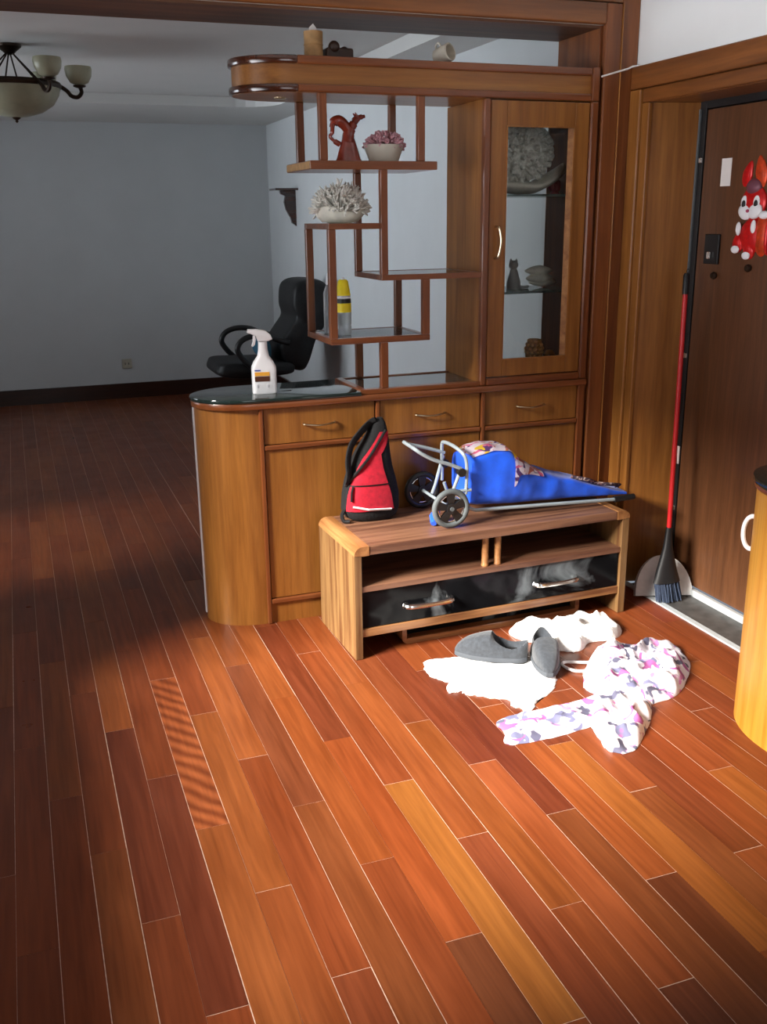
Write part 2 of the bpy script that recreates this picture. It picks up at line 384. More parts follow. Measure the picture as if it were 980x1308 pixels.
marks = {(10,1.31):srgb(192,122,58),(9,.69):srgb(112,65,44),(12,1.61):srgb(172,97,50),(15,.71):srgb(112,61,40),(13,.42):DK,(9,2.5):srgb(124,57,40),(4,2.2):srgb(160,84,50),
         (3,1.58):srgb(112,55,44),(1,1.28):BR,(4,1.29):srgb(170,97,52),(6,1.59):RB,(7,1.3):BR,(19,1.34):srgb(164,80,44),(20,1.05):srgb(178,101,50),(17,1.04):BR,(16,1.33):srgb(182,109,52),
         (13,1.32):srgb(172,90,52),(14,1.93):DR,(13,2.22):srgb(126,59,42),(8,1.91):OR,(9,1.6):srgb(168,82,42),(15,1.62):OR,(7,2.21):srgb(138,76,52),(11,1.92):srgb(166,90,48),(8,1.01):RB,
         (2,1.89):srgb(116,57,44),(11,1.02):srgb(134,67,44),(14,1.03):BR,(16,2.23):srgb(136,65,42),(13,.42):DK,(3,2.48):srgb(150,76,46),(5,1.88):srgb(168,94,48)}
nvis = 0
for c in sorted(cand, key=lambda c:(c[4]**2+(c[2]-.5)**2)):
    k,i,x0,x1,a,b = c
    if in_view(c) and nvis < 296:
        g0, g1, g2 = rp.choice((.0003,.0006,.0009,.0012)), rp.choice((.0003,.0006,.0009,.0012)), rp.uniform(.0003,.0012)
        stripe = (k==4 and abs(a-2.193)<.06)
        o = bpy.data.objects.new('plank', me_str if stripe else me_unit); COL.objects.link(o); o.parent = floor
        o.location = (x0+g0, a+g2, rp.uniform(-.0002,.0002)); o.scale = (x1-x0-g0-g1, b-a-2*g2, 1)
        col = rp.choice(TONES)
        for (kk,ya),cc in marks.items():
            if kk==k and abs(a-ya)<.12: col = cc
        j = rp.uniform(.92,1.06); o.color = tuple((v*.68+m_*.32)*j*FLOOR_K*f_ for v,m_,f_ in zip(col[:3], srgb(156,80,46)[:3], (.97,1,.92)))+(1,)
        nvis += 1
    else:
        bx(rest, x0+.0007,x1-.0007,a+.0007,b-.0007,-.012,0)
ro = obj('plank_rest', rest, M_plank, floor); ro['kind'] = 'stuff'; ro.color = tuple(v*FLOOR_K for v in srgb(150,72,44)[:3])+(1,)

struct('ceiling', bx(bx(BM(), LW-.15,RW+.2,-2.2,3.44,CZ,CZ+.1), FLW,FRW+.12,3.74,FARY,FCZ,FCZ+.1), M_ceil, label='plain white ceiling', cat='ceiling')
# near left wall with a window (light side)
def wall_x(bm, x0,x1,ya,yb,za,zb, holes):
    """wall slab normal to X with rectangular holes (y0,y1,z0,z1), sorted in y"""
    y = ya
    for (h0,h1,k0,k1) in holes:
        bx(bm,x0,x1,y,h0,za,zb); bx(bm,x0,x1,h0,h1,za,k0); bx(bm,x0,x1,h0,h1,k1,zb); y = h1
    bx(bm,x0,x1,y,yb,za,zb); return bm
WIN = (.98,2.97,.66,2.1)
struct('wall_left', wall_x(BM(), LW-.15,LW,-2.2,3.44,0,CZ,[WIN]), M_taupe, label='taupe wall with the wide window', cat='wall')
def win_frame(bm, x0,x1,h):
    a,b,c,d = h; t=.04
    bx(bm,x0,x1,a,a+t,c,d); bx(bm,x0,x1,b-t,b,c,d); bx(bm,x0,x1,a+t,b-t,c,c+t); bx(bm,x0,x1,a+t,b-t,d-t,d); return bm
struct('window_1', win_frame(BM(), LW-.11,LW-.05,WIN), M_alu)
# back wall behind the camera
bmw = BM(); bx(bmw,LW-.15,RW,-2.35,-2.2,0,.9); bx(bmw,LW-.15,RW,-2.35,-2.2,2.1,CZ); bx(bmw,LW-.15,-.2,-2.35,-2.2,.9,2.1); bx(bmw,1.8,RW,-2.35,-2.2,.9,2.1)
struct('wall_back', bmw, M_taupe)
bmw = BM(); bx(bmw,-.2,-.16,-2.31,-2.25,.9,2.1); bx(bmw,1.76,1.8,-2.31,-2.25,.9,2.1); bx(bmw,-.16,1.76,-2.31,-2.25,.9,.94); bx(bmw,-.16,1.76,-2.31,-2.25,2.06,2.1)
struct('window_added_back', bmw, M_alu)  # unseen window added to go with the fill lamp behind it
# right wall with door recess
DY0, DY1, DZ = 2.42, 3.31, 1.895
bmw = BM(); bx(bmw,RW,RW+.2,-2.35,DY0,0,CZ); bx(bmw,RW,RW+.2,DY0,DY1+.02,DZ+.02,CZ); bx(bmw,RW,RW+.2,DY1+.02,3.44,0,CZ)
struct('wall_right', bmw, M_white)
bmw = BM(); bx(bmw,RW+.26,RW+.3,DY0-.3,3.5,0,CZ); struct('wall_corridor', bmw, M_white)
# partition: pier, lintel, far walls
bmw = BM(); bx(bmw,2.155,RW+.2,3.44,3.74,0,CZ); struct('wall_pier', bmw, M_white)
bmw = BM(); bx(bmw,FLW,2.155,3.44,3.74,2.168,CZ); bx(bmw,FLW,LW-.15,3.44,3.74,0,2.168); struct('wall_partition', bmw, M_ceil)
struct('trim_soffit_board', box(FLW,2.131,3.441,3.741,2.158,2.1675), M_soff, label='varnished brown board under the lintel', cat='casing')
struct('wall_far', box(FLW-.15,FRW+.12,FARY,FARY+.12,0,CZ), M_grey)
struct('wall_far_right', box(FRW,FRW+.12,3.74,FARY,0,CZ), M_grey)
H1, H2 = (3.80,4.30,1.32,1.80), (4.9,8.3,.9,2.15)
struct('wall_far_left', wall_x(BM(), FLW-.15,FLW,3.44,FARY,0,CZ,[H1,H2]), M_grey)
struct('window_3', win_frame(BM(), FLW-.11,FLW-.05,H1), M_alu)
struct('window_4', win_frame(BM(), FLW-.11,FLW-.05,H2), M_alu)
struct('trim_added_sun_shade', box(FLW-3.4,FLW-.15,4.1,9.6,2.25,2.4), M_ceil)  # unseen slab added outside to keep the sun off the large far window
# dropped ceiling border in the far room (L shape, rounded inner corner)
poly = [(FLW,7.40),(1.62,7.40)]
for t in range(0,7):
    a = -PI/2 + t*PI/12
    poly.append((1.62+.26*math.sin(a+PI/2), 7.14+.26*math.cos(a+PI/2)))
poly += [(1.88,3.75),(FRW-.002,3.75),(FRW-.002,FARY-.002),(FLW,FARY-.002)]
bmw = BM(); prism(bmw, poly, 'Z', 2.262, FCZ-.001); struct('trim_ceiling_border', bmw, M_ceil)
struct('baseboard_far', box(FLW,FRW,FARY-.018,FARY,0,.13), M_base)
struct('baseboard_far_right', box(FRW-.018,FRW,3.75,FARY-.02,0,.13), M_base)
# wooden casing of the opening
bmw = BM(); bx(bmw,2.131,2.155,3.44,3.742,0,2.168,.002); struct('trim_jamb_lining', bmw, M_panel)
t = struct('trim_casing_upright', box(2.142,2.21,3.414,3.44,0,2.24,.005), M_panel, label='brown casing board beside the cabinet', cat='casing')
obj('casing_strip', box(2.213,RW-.001,3.42,3.44,0,2.34,.005), M_panel, t)
obj('casing_bead', box(2.2095,2.2135,3.41,3.425,0,2.24,.0015), M_frame, t)
t = struct('trim_casing_head', box(FLW,2.142,3.414,3.44,2.168,2.24,.005), M_framex, label='brown casing board across the lintel', cat='casing')
obj('casing_strip', box(FLW,2.213,3.42,3.44,2.243,2.34,.005), M_framex, t)
# door casing on the right wall
t = struct('trim_door_casing', box(2.262,RW,3.352,3.419,0,1.945,.005), M_frame, label='brown moulded casing around the entrance door', cat='casing')
obj('casing_inner', box(2.272,RW,3.305,3.349,0,1.896,.004), M_frame, t)
obj('casing_head', box(2.262,RW,2.33,3.419,1.947,2.027,.005), M_framey, t)
obj('casing_head_inner', box(2.272,RW,2.42,3.349,1.897,1.9455,.004), M_framey, t)
bmw = BM(); prism(bmw, [(2.29,3.31),(2.47,3.262),(2.47,3.328),(2.29,3.328)], 'Z', 0, 1.895); obj('reveal_board', bmw, M_frame, t)
obj('reveal_head', box(2.291,2.47,2.42,3.31,1.896,1.913), M_framey, t)
bmw = BM(); bx(bmw,2.47,2.5,3.226,3.33,0,1.9,.002); bx(bmw,2.47,2.5,2.42,3.226,1.87,1.9,.002); obj('steel_frame', bmw, M_blk, t)
obj('frame_gasket', box(2.464,2.47,3.252,3.262,.02,1.87), M_rub, t, label='thin grey sealing strip')
d = struct('door_1', box(2.474,2.51,2.43,3.222,.035,1.866,.002), M_door, label='brown wooden entrance door in the deep recess', cat='door')
lk = obj('lock_plate', box(2.464,2.474,3.088,3.17,1.316,1.425,.003), M_blk, d, label='black rim lock')
obj('lock_knob', bx(BM(),2.456,2.464,3.125,3.145,1.335,1.362,.003), M_chrome, lk)
bmw = BM(); lathe(bmw,[(.0,0),(.012,.001),(.014,.008),(.01,.016),(0,.018)]); bmesh.ops.rotate(bmw,verts=bmw.verts,matrix=Matrix.Rotation(-PI/2,3,'Y')); bmesh.ops.translate(bmw,verts=bmw.verts,vec=(2.474,3.105,1.275))
obj('keyhole', bmw, M_bronze, d, True)
bmw = BM(); lathe(bmw,[(.0,0),(.012,.001),(.014,.008),(.01,.016),(0,.018)]); bmesh.ops.rotate(bmw,verts=bmw.verts,matrix=Matrix.Rotation(-PI/2,3,'Y')); bmesh.ops.translate(bmw,verts=bmw.verts,vec=(2.474,2.92,1.31))
obj('peephole', bmw, M_bronze, d, True)
for zz in (1.68, .95, .32):
    obj('hinge_screw', bx(BM(),2.464,2.474,3.228,3.246,zz,zz+.02,.003), M_chrome, d)
# threshold
t = struct('trim_threshold', box(2.305,2.452,2.42,3.27,-.01,.004,.001), M_stone, label='dark stone threshold with pale metal edge strips', cat='threshold')
obj('edge_strip', box(2.278,2.305,2.42,3.30,-.003,.006,.002), M_alu, t)
obj('door_sill', box(2.452,2.474,2.42,3.226,-.01,.03,.004), M_alu, t)

# ================================================================== wall unit
def bow_handle(parent, xa, xb, y, z, mat, drop=.006, out=.022, r=.0045):
    pts = catmull([(xa,y,z),(xa+.006,y-out*.6,z-.001),((xa+xb)/2,y-out,z-drop),(xb-.006,y-out*.6,z-.001),(xb,y,z)],6)
    bm = BM(); tube(bm, pts, r, 8, flat=.8); return obj('handle', bm, mat, parent, True)
CT0, CT1 = .839, .864        # worktop wood edge
def oval_end(cx, rx, cy, ry, n=16):
    return [(cx-rx*math.cos(a), cy-ry*math.sin(a)) for a in [PI/2*(1-2*i/n)*1.0 for i in range(n+1)]]
def base_unit(x0, x1, label, column=False, last=False):
    t = thing('base_cabinet', label, 'cabinet', ((x0+x1)/2, 3.58, 0), 0, None)
    obj('body', box(x0+.012,x1-.001,3.446,3.738,.0,CT0), M_cab, t)
    obj('stile', box(x0,x0+.016,3.418,3.446,.0,CT0,.004), M_trimz, t)
    if last: obj('stile', box(x1-.03,x1,3.418,3.446,0,CT0,.004), M_trimz, t)
    xe = x1-.031 if last else x1-.001
    xa = x0+.017
    d = obj('drawer', box(xa+.002,xe-.002,3.428,3.446,.704,.836,.0015), M_cab, t)
    hx = (xa+xe)/2; hw = .06
    bow_handle(d, hx-hw-.005, hx+hw-.005, 3.428, .771, M_brass)
    obj('rail', box(xa,xe,3.418,3.446,.684,.702,.004), M_trim, t)
    obj('door', box(xa+.002,xe-.002,3.428,3.446,.102,.682,.0015), M_cab, t)
    obj('rail', box(xa,xe,3.418,3.446,.080,.100,.004), M_trim, t)
    obj('plinth', box(xa+.001,xe-.001,3.43,3.446,0,.079), M_cab, t)
    if column:
        pts = [(.774,3.43)] + [(.763-.195*math.sin(a), 3.58-.15*math.cos(a)) for a in [PI*i/28 for i in range(29)]] + [(.774,3.73)]
        bm = BM(); prism(bm, pts, 'Z', 0, CT0); obj('rounded_end', bm, M_cab, t, True)
        a = PI*.52
        p = (.763-.196*math.sin(a), 3.58-.151*math.cos(a))
        obj('edge_strip', box(p[0]-.004,p[0]+.004,p[1]-.009,p[1]+.009,.02,CT0-.005,.001), M_whpl, t, label='white plastic edge strip')
    return t
base_unit(.774, 1.224, 'brown base cabinet with the rounded column end below the spray bottle', column=True)
base_unit(1.225, 1.664, 'middle brown base cabinet behind the red and black bag')
base_unit(1.665, 2.128, 'brown base cabinet under the glass door cupboard', last=True)
def oval_plan(x1, cx, rx, ry, cy=3.572, n=28):
    return [(x1, cy-ry)] + [(cx-rx*math.sin(a), cy-ry*math.cos(a)) for a in [PI*i/n for i in range(n+1)]] + [(x1, cy+ry)]
bm = BM(); prism(bm, oval_plan(2.128,.763,.205,.163), 'Z', CT0, CT1, .005)
tag(obj('worktop', bm, M_trim, None, True), 'brown wooden worktop edge with a rounded end on the base cabinets', 'worktop')
bm = BM(); prism(bm, oval_plan(1.163,.763,.209,.166), 'Z', CT1, .878, .003)
tag(obj('glass_top', bm, M_smoke, None, True), 'dark glass sheet lying on the rounded counter', 'glass top')

# open display shelf
t = thing('display_shelf', 'open brown display shelf of staggered posts and glass shelves', 'shelf', (1.4,3.58,CT1))
FY0, FY1, BY0, BY1 = 3.424, 3.452, 3.712, 3.738
def posts(x0,x1,z0,z1):
    obj('post', box(x0,x1,FY0,FY1,z0,z1,.003), M_trimz, t); obj('post', box(x0,x1,BY0,BY1,z0,z1,.003), M_trimz, t)
def frame_shelf(x0,x1,z0,z1,glass=True,wd=.026):
    bm = BM(); bx(bm,x0,x1,FY0,FY0+wd,z0,z1,.002); bx(bm,x0,x1,BY1-wd,BY1,z0,z1,.002)
    bx(bm,x0,x0+wd,FY0+wd,BY1-wd,z0,z1,.002); bx(bm,x1-wd,x1,FY0+wd,BY1-wd,z0,z1,.002)
    s = obj('shelf', bm, M_trim, t)
    if glass: obj('glass_panel', box(x0+wd,x1-wd,FY0+wd,BY1-wd,z1-.008,z1-.001), M_gshelf, s)
    return s
obj('shelf', box(.998,1.474,FY0,BY1,1.660,1.689,.003), M_trim, t)
obj('shelf_end_panel', box(.9965,.998,FY0+.004,BY1-.004,1.663,1.686), M_bamb, t)
posts(1.035,1.063,1.689,1.905); posts(1.400,1.426,1.689,1.905)
posts(1.256,1.282,1.297,1.660)
frame_shelf(1.058,1.256,1.459,1.479)
posts(1.057,1.084,1.075,1.459)
frame_shelf(1.256,1.657,1.277,1.297)
posts(1.419,1.447,1.075,1.277)
frame_shelf(1.057,1.447,1.053,1.075)
posts(1.251,1.279,.882,1.053)
bm = BM(); bx(bm,1.165,1.657,FY0-.004,FY0+.03,CT1,.882,.003); bx(bm,1.165,1.195,FY0+.03,BY1,CT1,.882,.003); bx(bm,1.195,1.657,BY1-.02,BY1,CT1,.882,.003)
s = obj('base_frame', bm, M_trim, t)
obj('glass_panel', box(1.195,1.657,FY0+.03,BY1-.02,CT1+.001,.878), M_smoke, s)

# glass door cupboard
t = thing('display_cupboard', 'tall brown cupboard with a glass door and glass shelves', 'cupboard', (1.9,3.58,CT1))
X0, X1, Z0, Z1 = 1.659, 2.128, CT1+.0005, 1.904
obj('side_panel', box(X0,X0+.02,3.446,3.758,Z0,Z1), M_cab, t)
obj('side_panel', box(X1-.02,X1,3.446,3.758,Z0,Z1), M_panel, t)
obj('front_post', box(1.656,1.682,3.416,3.446,Z0,Z1,.006), M_trimz, t)
obj('front_post', box(2.097,2.128,3.416,3.446,Z0,Z1,.006), M_trimz, t)
obj('bottom_board', box(X0+.02,X1-.02,3.43,3.758,Z0,.90), M_dark, t)
obj('bottom_rail', box(1.682,2.097,3.414,3.446,Z0-.0,.892,.006), M_trim, t)
obj('top_board', box(X0+.02,X1-.02,3.446,3.758,1.885,Z1), M_dark, t)
d = BM(); bx(d,1.685,1.75,3.424,3.446,.896,1.9,.002); bx(d,2.035,2.094,3.424,3.446,.896,1.9,.002); bx(d,1.75,2.035,3.424,3.446,.896,.962,.002); bx(d,1.75,2.035,3.424,3.446,1.812,1.9,.002)
d = obj('door', d, M_cab, t)
bm = BM(); bx(bm,1.748,1.753,3.421,3.428,.959,1.815); bx(bm,2.031,2.038,3.421,3.428,.959,1.815); bx(bm,1.753,2.031,3.421,3.428,.959,.964); bx(bm,1.753,2.031,3.421,3.428,1.81,1.815); obj('glazing_bead', bm, M_frame, d)
bm = BM(); prism(bm, [(2.036,3.4235),(2.012,3.4365),(2.036,3.4365)], 'Z', .963, 1.811); obj('bevelled_edge', bm, M_tvy, d, label='bevelled edge of the door opening, coloured as lit')  # lighter wood paints in the light this edge catches from the left
obj('glass_pane', box(1.75,2.035,3.438,3.441,.962,1.812), M_glass, d)
pts = catmull([(1.712,3.424,1.46),(1.716,3.402,1.455),(1.722,3.396,1.405),(1.714,3.402,1.352),(1.709,3.424,1.346)],6)
bm = BM(); tube(bm, pts, .0045, 8); obj('handle', bm, M_brass, d, True)
obj('back_pane', box(X0+.02,X1-.02,3.750,3.754,.90,1.885), M_glass, t)
for zz in (1.568,1.207): obj('glass_shelf', box(X0+.021,X1-.021,3.46,3.749,zz,zz+.009), M_dshelf, t)

# cornice box on top
t = thing('cornice', 'brown top box of the wall unit with a rounded glossy end', 'cornice', (1.5,3.58,1.905))
def cplan(rx, ry, x1=2.128): return oval_plan(x1,.955,rx,ry,3.582)
bm = BM(); prism(bm, cplan(.180,.150), 'Z', 1.905, 2.012); obj('panel', bm, M_cabx, t, True)
for (za,zb) in ((1.906,1.931),(1.993,2.02)):
    bm = BM(); prism(bm, [p for p in oval_plan(.963,.955,.192,.162,3.582)], 'Z', za, zb, .006); obj('end_moulding', bm, M_dark, t, True, label='dark glossy end moulding')
    obj('front_moulding', box(.963,2.098,3.420,3.44,za,zb,.005), M_trim, t)
obj('end_post', box(2.098,2.128,3.416,3.46,1.906,2.022,.004), M_trimz, t)
obj('top_board', box(.96,2.128,3.44,3.744,2.012,2.02), M_trim, t)
bm = BM(); lathe(bm,[(.0,-.003),(.018,-.003),(.021,0),(.021,.004)],(.945,3.60,1.9025)); obj('downlight', bm, M_brass, t, True, label='small brass recessed lamp')

# cable strip from cupboard to door casing
bm = BM(); tube(bm, [(2.129,3.4105,1.99),(2.18,3.411,2.004),(2.24,3.412,2.02),(2.262,3.412,2.029),(2.288,3.40,2.032)], .0035, 6)
tag(obj('cable', bm, M_paper, None, True), 'thin pale cable fixed across the brown casing board above the door', 'cable')

# ================================================================== television stand
TW, TD, TH = 1.125, .385, .42
t = thing('television_stand', 'low wooden television stand with a black drawer front', 'tv stand', (.984,2.99,0), math.radians(1.7))
def L_(name, bm, mat, parent=t, **k): return obj(name, bm, mat, parent, local=True, **k)
L_('side_panel', box(0,.028,0,TD,0,TH-.03,.002), M_tv)
L_('side_panel', box(TW-.03,TW,0,TD,0,TH-.03,.002), M_tv)
for xa,xb,s in ((0,.055,1),(TW-.055,TW,-1)):
    pl = []
    R0 = .03
    cxx = xa+R0 if s==1 else xb-R0
    ang = [PI - PI/2*i/8 for i in range(9)] if s==1 else [PI/2*i/8 for i in range(9)]
    arc = [(cxx+R0*math.cos(a), TH-R0+R0*math.sin(a)) for a in ang]
    if s==1: pl = arc+[(xb,TH),(xb,TH-.034),(xa+.03,TH-.034),(xa,TH-.03)]
    else: pl = arc+[(xa,TH),(xa,TH-.034),(xb-.03,TH-.034),(xb,TH-.03)]
    bm = BM(); prism(bm, pl, 'Y', -.002, TD); L_('rounded_corner', bm, M_tvy, smooth=True)
L_('top_board', box(.0565,TW-.0565,0,TD,TH-.034,TH-.001,.003), M_tvt)
L_('shelf_board', box(.0285,TW-.0305,.004,TD-.01,.25,.272,.002), M_tvt)
dr = L_('drawer', box(.031,TW-.033,.012,.03,.113,.248,.001), M_smudge, label='black glossy drawer front smudged with dust')
obj('drawer_box', box(.04,TW-.045,.03,TD-.02,.118,.24), M_blk, dr, local=True)
for xa,xb in ((.195,.375),(.725,.902)):
    pts = catmull([(xa,.012,.174),(xa+.014,-.010,.174),((xa+xb)/2,-.013,.172),(xb-.014,-.010,.174),(xb,.012,.174)],6)
    bm = BM(); n_ = len(pts); tube(bm, pts, [.013-.005*math.sin(PI*i/(n_-1)) for i in range(n_)], 8); obj('handle', bm, M_chrome, dr, True, local=True)
L_('bottom_rail', box(.0285,TW-.0305,.006,TD-.01,.081,.111,.002), M_tvx)
L_('back_board', box(.0285,TW-.0305,TD-.009,TD,.111,TH-.035), M_blk)
for xx in (.52,.572):
    bm = BM(); lathe(bm,[(.014,.2725),(.014,.2775),(.0125,.28),(.0125,.38),(.014,.3805),(.014,TH-.0345)],(xx,.03,0),16); L_('round_post', bm, M_tvy, smooth=True)
# u shaped foot frame
u0,u1 = .2,.955
pl = [(u0,.08),(u0,.03)]+[(u0+.03-.03*math.cos(a),.03-.03*math.sin(a)) for a in [PI/2*i/6 for i in range(1,7)]]+[(u1-.03+.03*math.sin(a),.03-.03*math.cos(a)) for a in [PI/2*i/6 for i in range(0,7)]]+[(u1,.08),(u1-.02,.08),(u1-.02,.024),(u0+.02,.024),(u0+.02,.08)]
bm = BM(); prism(bm, pl, 'Y', .055, .15, .003); uf = L_('foot_frame', bm, M_tvx, smooth=True)
obj('foot_panel', box(u0+.0205,u1-.0205,.09,.10,.0245,.0795), M_smudge, uf, local=True)

# ================================================================== honey cabinet by the door
t = thing('shoe_cabinet', 'bright honey coloured cabinet with a rounded end and white ring pull', 'cabinet', (2.09,1.9,0))
pts = [(2.285,.9),(1.9,.9)]+[(2.1-.2*math.cos(a), 2.0+.27*math.sin(a)) for a in [PI*i/28 for i in range(24)]]+[(2.285,2.12)]
bm = BM(); prism(bm, pts, 'Z', .0, .742); obj('body', bm, M_yel, t, True)
def grow(p,g):
    c = (2.1,1.6); return [(min(2.285,x+(g if x>c[0] else -g)) , y+(g if y>1.9 else -g)) for x,y in p]
bm = BM(); prism(bm, grow(pts,.006), 'Z', .742, .758, .003); obj('edge_band', bm, M_trim, t, True)
bm = BM(); prism(bm, grow(pts,.010), 'Z', .758, .774, .003); obj('glass_top', bm, M_smoke, t, True, label='black glass top')
a = PI*.35; hc = Vector((2.1-.2*math.cos(a), 2.0+.27*math.sin(a), .575))
nrm = Vector((-math.cos(a)/.2, math.sin(a)/.27,0)).normalized()
ring = [hc+nrm*(.002+.03*math.sin(b)**.8) + Vector((0,0,  .052*math.cos(b))) for b in [PI*i/14 for i in range(15)]]
bm = BM(); tube(bm, catmull(ring,2), .007, 8); obj('ring_pull', bm, M_whpl, t, True)

# ================================================================== things on the wall unit
# spray bottle
t = thing('spray_bottle', 'white trigger spray bottle with an orange and brown label on the counter', 'spray bottle', (.826,3.53,.878), math.radians(-8))
def rrect(w,d,z,r=.6,n=24,cx=0):
    out = []
    for i in range(n):
        a = 2*PI*i/n; c,s = math.cos(a), math.sin(a)
        out.append((cx+w*math.copysign(abs(c)**r,c), d*math.copysign(abs(s)**r,s), z))
    return out
secs = [(.042,.024,0,.35),(.045,.027,.004,.35),(.045,.027,.09,.35),(.044,.026,.1,.4),(.036,.023,.118,.5),(.022,.019,.138,.8),(.0175,.0165,.16,1),(.0165,.0155,.19,1)]
bm = BM(); loft(bm, [rrect(w_,d_,z_,r_) for w_,d_,z_,r_ in secs]); obj('bottle_body', bm, M_whpl, t, True, local=True)
for nm,za,zb,mt in (('label_band',.068,.082,M_orng),('label_band',.048,.066,M_brwn)):
    obj(nm, box(-.036,.018,-.0285,-.0265,za,zb), mt, t, local=True)
obj('printed_logo', box(-.036,-.014,-.0285,-.0265,.086,.0905), M_purp, t, local=True)
M_pgrey = plain('pale_grey_print', srgb(196,196,204), .6)
for xa in (-.03,.008): obj('printed_mark', box(xa,xa+.006,-.0285,-.0265,.025,.036), M_pgrey, t, local=True)
bm = BM(); prism(bm, [(-.055,.224),(-.052,.236),(-.02,.236),(.012,.230),(.03,.214),(.036,.198),(.02,.192),(-.018,.192),(-.024,.212)], 'Y', -.012, .012, .004); obj('trigger_head', bm, M_whpl, t, True, local=True)
bm = BM(); prism(bm, [(-.034,.213),(-.026,.213),(-.024,.198),(-.028,.180),(-.036,.172),(-.041,.176),(-.036,.19)], 'Y', -.006, .006, .002); obj('trigger', bm, M_whpl, t, True, local=True)

# bottle with yellow cap
t = thing('cleaner_bottle', 'clear bottle with a yellow cap and label on the glass shelf', 'bottle', (1.145,3.545,1.075))
bm = BM(); lathe(bm, [(.026,0),(.029,.004),(.029,.03),(.027,.036),(.029,.042),(.029,.085),(.028,.13),(.027,.146)],(0,0,0),24); obj('bottle_body', bm, M_clear, t, True, local=True)
bm = BM(); lathe(bm, [(.0295,.085),(.0295,.118)],(0,0,0),24); obj('label_sleeve', bm, M_yelp, t, True, local=True)
bm = BM(); lathe(bm, [(.0292,.119),(.0285,.133)],(0,0,0),24); obj('dark_band', bm, M_blk, t, True, local=True)
bm = BM(); lathe(bm, [(.029,.136),(.0275,.139),(.026,.146)],(0,0,0),24); obj('collar', bm, M_whpl, t, True, local=True)
bm = BM(); lathe(bm, [(.028,.146),(.027,.152),(.019,.198),(.014,.203),(0,.204)],(0,0,0),24); obj('cap', bm, M_yelp, t, True, local=True)
bm = BM(); lathe(bm, [(.006,.204),(.006,.209),(.003,.213),(0,.214)],(0,0,0),12); obj('nozzle', bm, M_whpl, t, True, local=True)
t2 = thing('small_bottle', 'slim clear bottle with a white tip behind the yellow capped bottle', 'bottle', (1.118,3.64,1.075))
bm = BM(); lathe(bm, [(.02,0),(.021,.004),(.021,.15),(.012,.175),(.009,.18)],(0,0,0),20); obj('bottle_body', bm, M_clear, t2, True, local=True)
bm = BM(); lathe(bm, [(.01,.18),(.01,.2),(.006,.222),(0,.224)],(0,0,0),16); obj('cap', bm, M_whpl, t2, True, local=True)

def coral_bm(R, n, seed, up=.25, r0=.006, zs=.8, depth=2):
    rd = random.Random(seed); bm = BM()
    def br(p, d, ln, r, lv):
        q = p + d*ln; mid = p+d*ln*.5+Vector((rd.uniform(-1,1),rd.uniform(-1,1),rd.uniform(-1,1)))*ln*.08
        tube(bm, [p,mid,q], [r,r*.9,r*.62], 5)
        if lv>0:
            for _ in range(rd.choice((2,3))):
                d2 = (d+Vector((rd.uniform(-1,1),rd.uniform(-1,1),rd.uniform(-.6,1)))*.75).normalized()
                br(q-d*r*.4, d2, ln*rd.uniform(.4,.65), r*.78, lv-1)
    for _ in range(n):
        a = rd.uniform(0,2*PI); e = rd.uniform(up,1); c = math.sqrt(1-e*e)
        d = Vector((c*math.cos(a), c*math.sin(a), e*zs)).normalized()
        br(Vector((0,0,0)), d, R*rd.uniform(.5,.62), r0, depth)
    return bm
def shell_bowl(w, d, h, seed, wav=.12):
    bm = BM(); n = 40; rings = []
    prof = [(.35,0),(.7,.1),(.9,.45),(1,.9),(.97,1.0),(.88,.8),(.6,.4),(.2,.3)]
    for r_,z in prof:
        rings.append([(w*r_*math.cos(2*PI*k/n)*(1+wav*math.sin(5*2*PI*k/n+seed)*r_*.5), d*r_*math.sin(2*PI*k/n), h*z*(1+wav*1.8*math.sin(3*2*PI*k/n+seed))) for k in range(n)])
    loft(bm, rings); return bm
def coral_dome(R, n, seed, r0, sy=.8, sz=.95):
    rd = random.Random(seed); bm = BM()
    for i in range(n):
        e = .02+.96*(i+.5)/n; a = i*2.39996+rd.uniform(-.2,.2); c = math.sqrt(1-e*e)
        d = Vector((c*math.cos(a), c*math.sin(a)*sy, e*sz)); q = d*R*rd.uniform(.62,.78)
        tube(bm, [d*R*.2, q], [r0*.9,r0], 6)
        for _ in range(4):
            d2 = (d.normalized()+Vector((rd.uniform(-1,1),rd.uniform(-1,1),rd.uniform(-.8,.8)))*.8).normalized()
            ln = R*rd.uniform(.16,.28)
            tube(bm, [q-d2*r0*.3, q+d2*ln*.6, q+d2*ln], [r0*.85,r0*.8,r0*.5], 6)
    return bm
# white coral on left box
t = thing('coral_ornament', 'bushy white coral in a shell dish on the shelf box', 'coral', (1.145,3.565,1.479))
obj('shell_dish', shell_bowl(.095,.075,.05,2.2), M_shell, t, 'all', local=True)
b = coral_dome(.124, 120, 5, .0045); bmesh.ops.translate(b, verts=b.verts, vec=(.0,0,.036)); obj('coral_branches', b, M_coral, t, True, local=True)
# pink coral in bowl
t = thing('pink_coral_bowl', 'pale bowl filled with pink coral on the top shelf', 'coral', (1.318,3.56,1.689))
bm = BM(); lathe(bm, [(.045,0),(.055,.003),(.072,.05),(.075,.062),(.068,.06),(.06,.04),(0,.035)],(0,0,0),32,1,.8); obj('bowl', bm, M_ceram, t, True, local=True)
b = coral_dome(.088, 60, 9, .0055, .72, .62); bmesh.ops.translate(b, verts=b.verts, vec=(.006,0,.056)); obj('coral_branches', b, M_coralp, t, True, local=True)
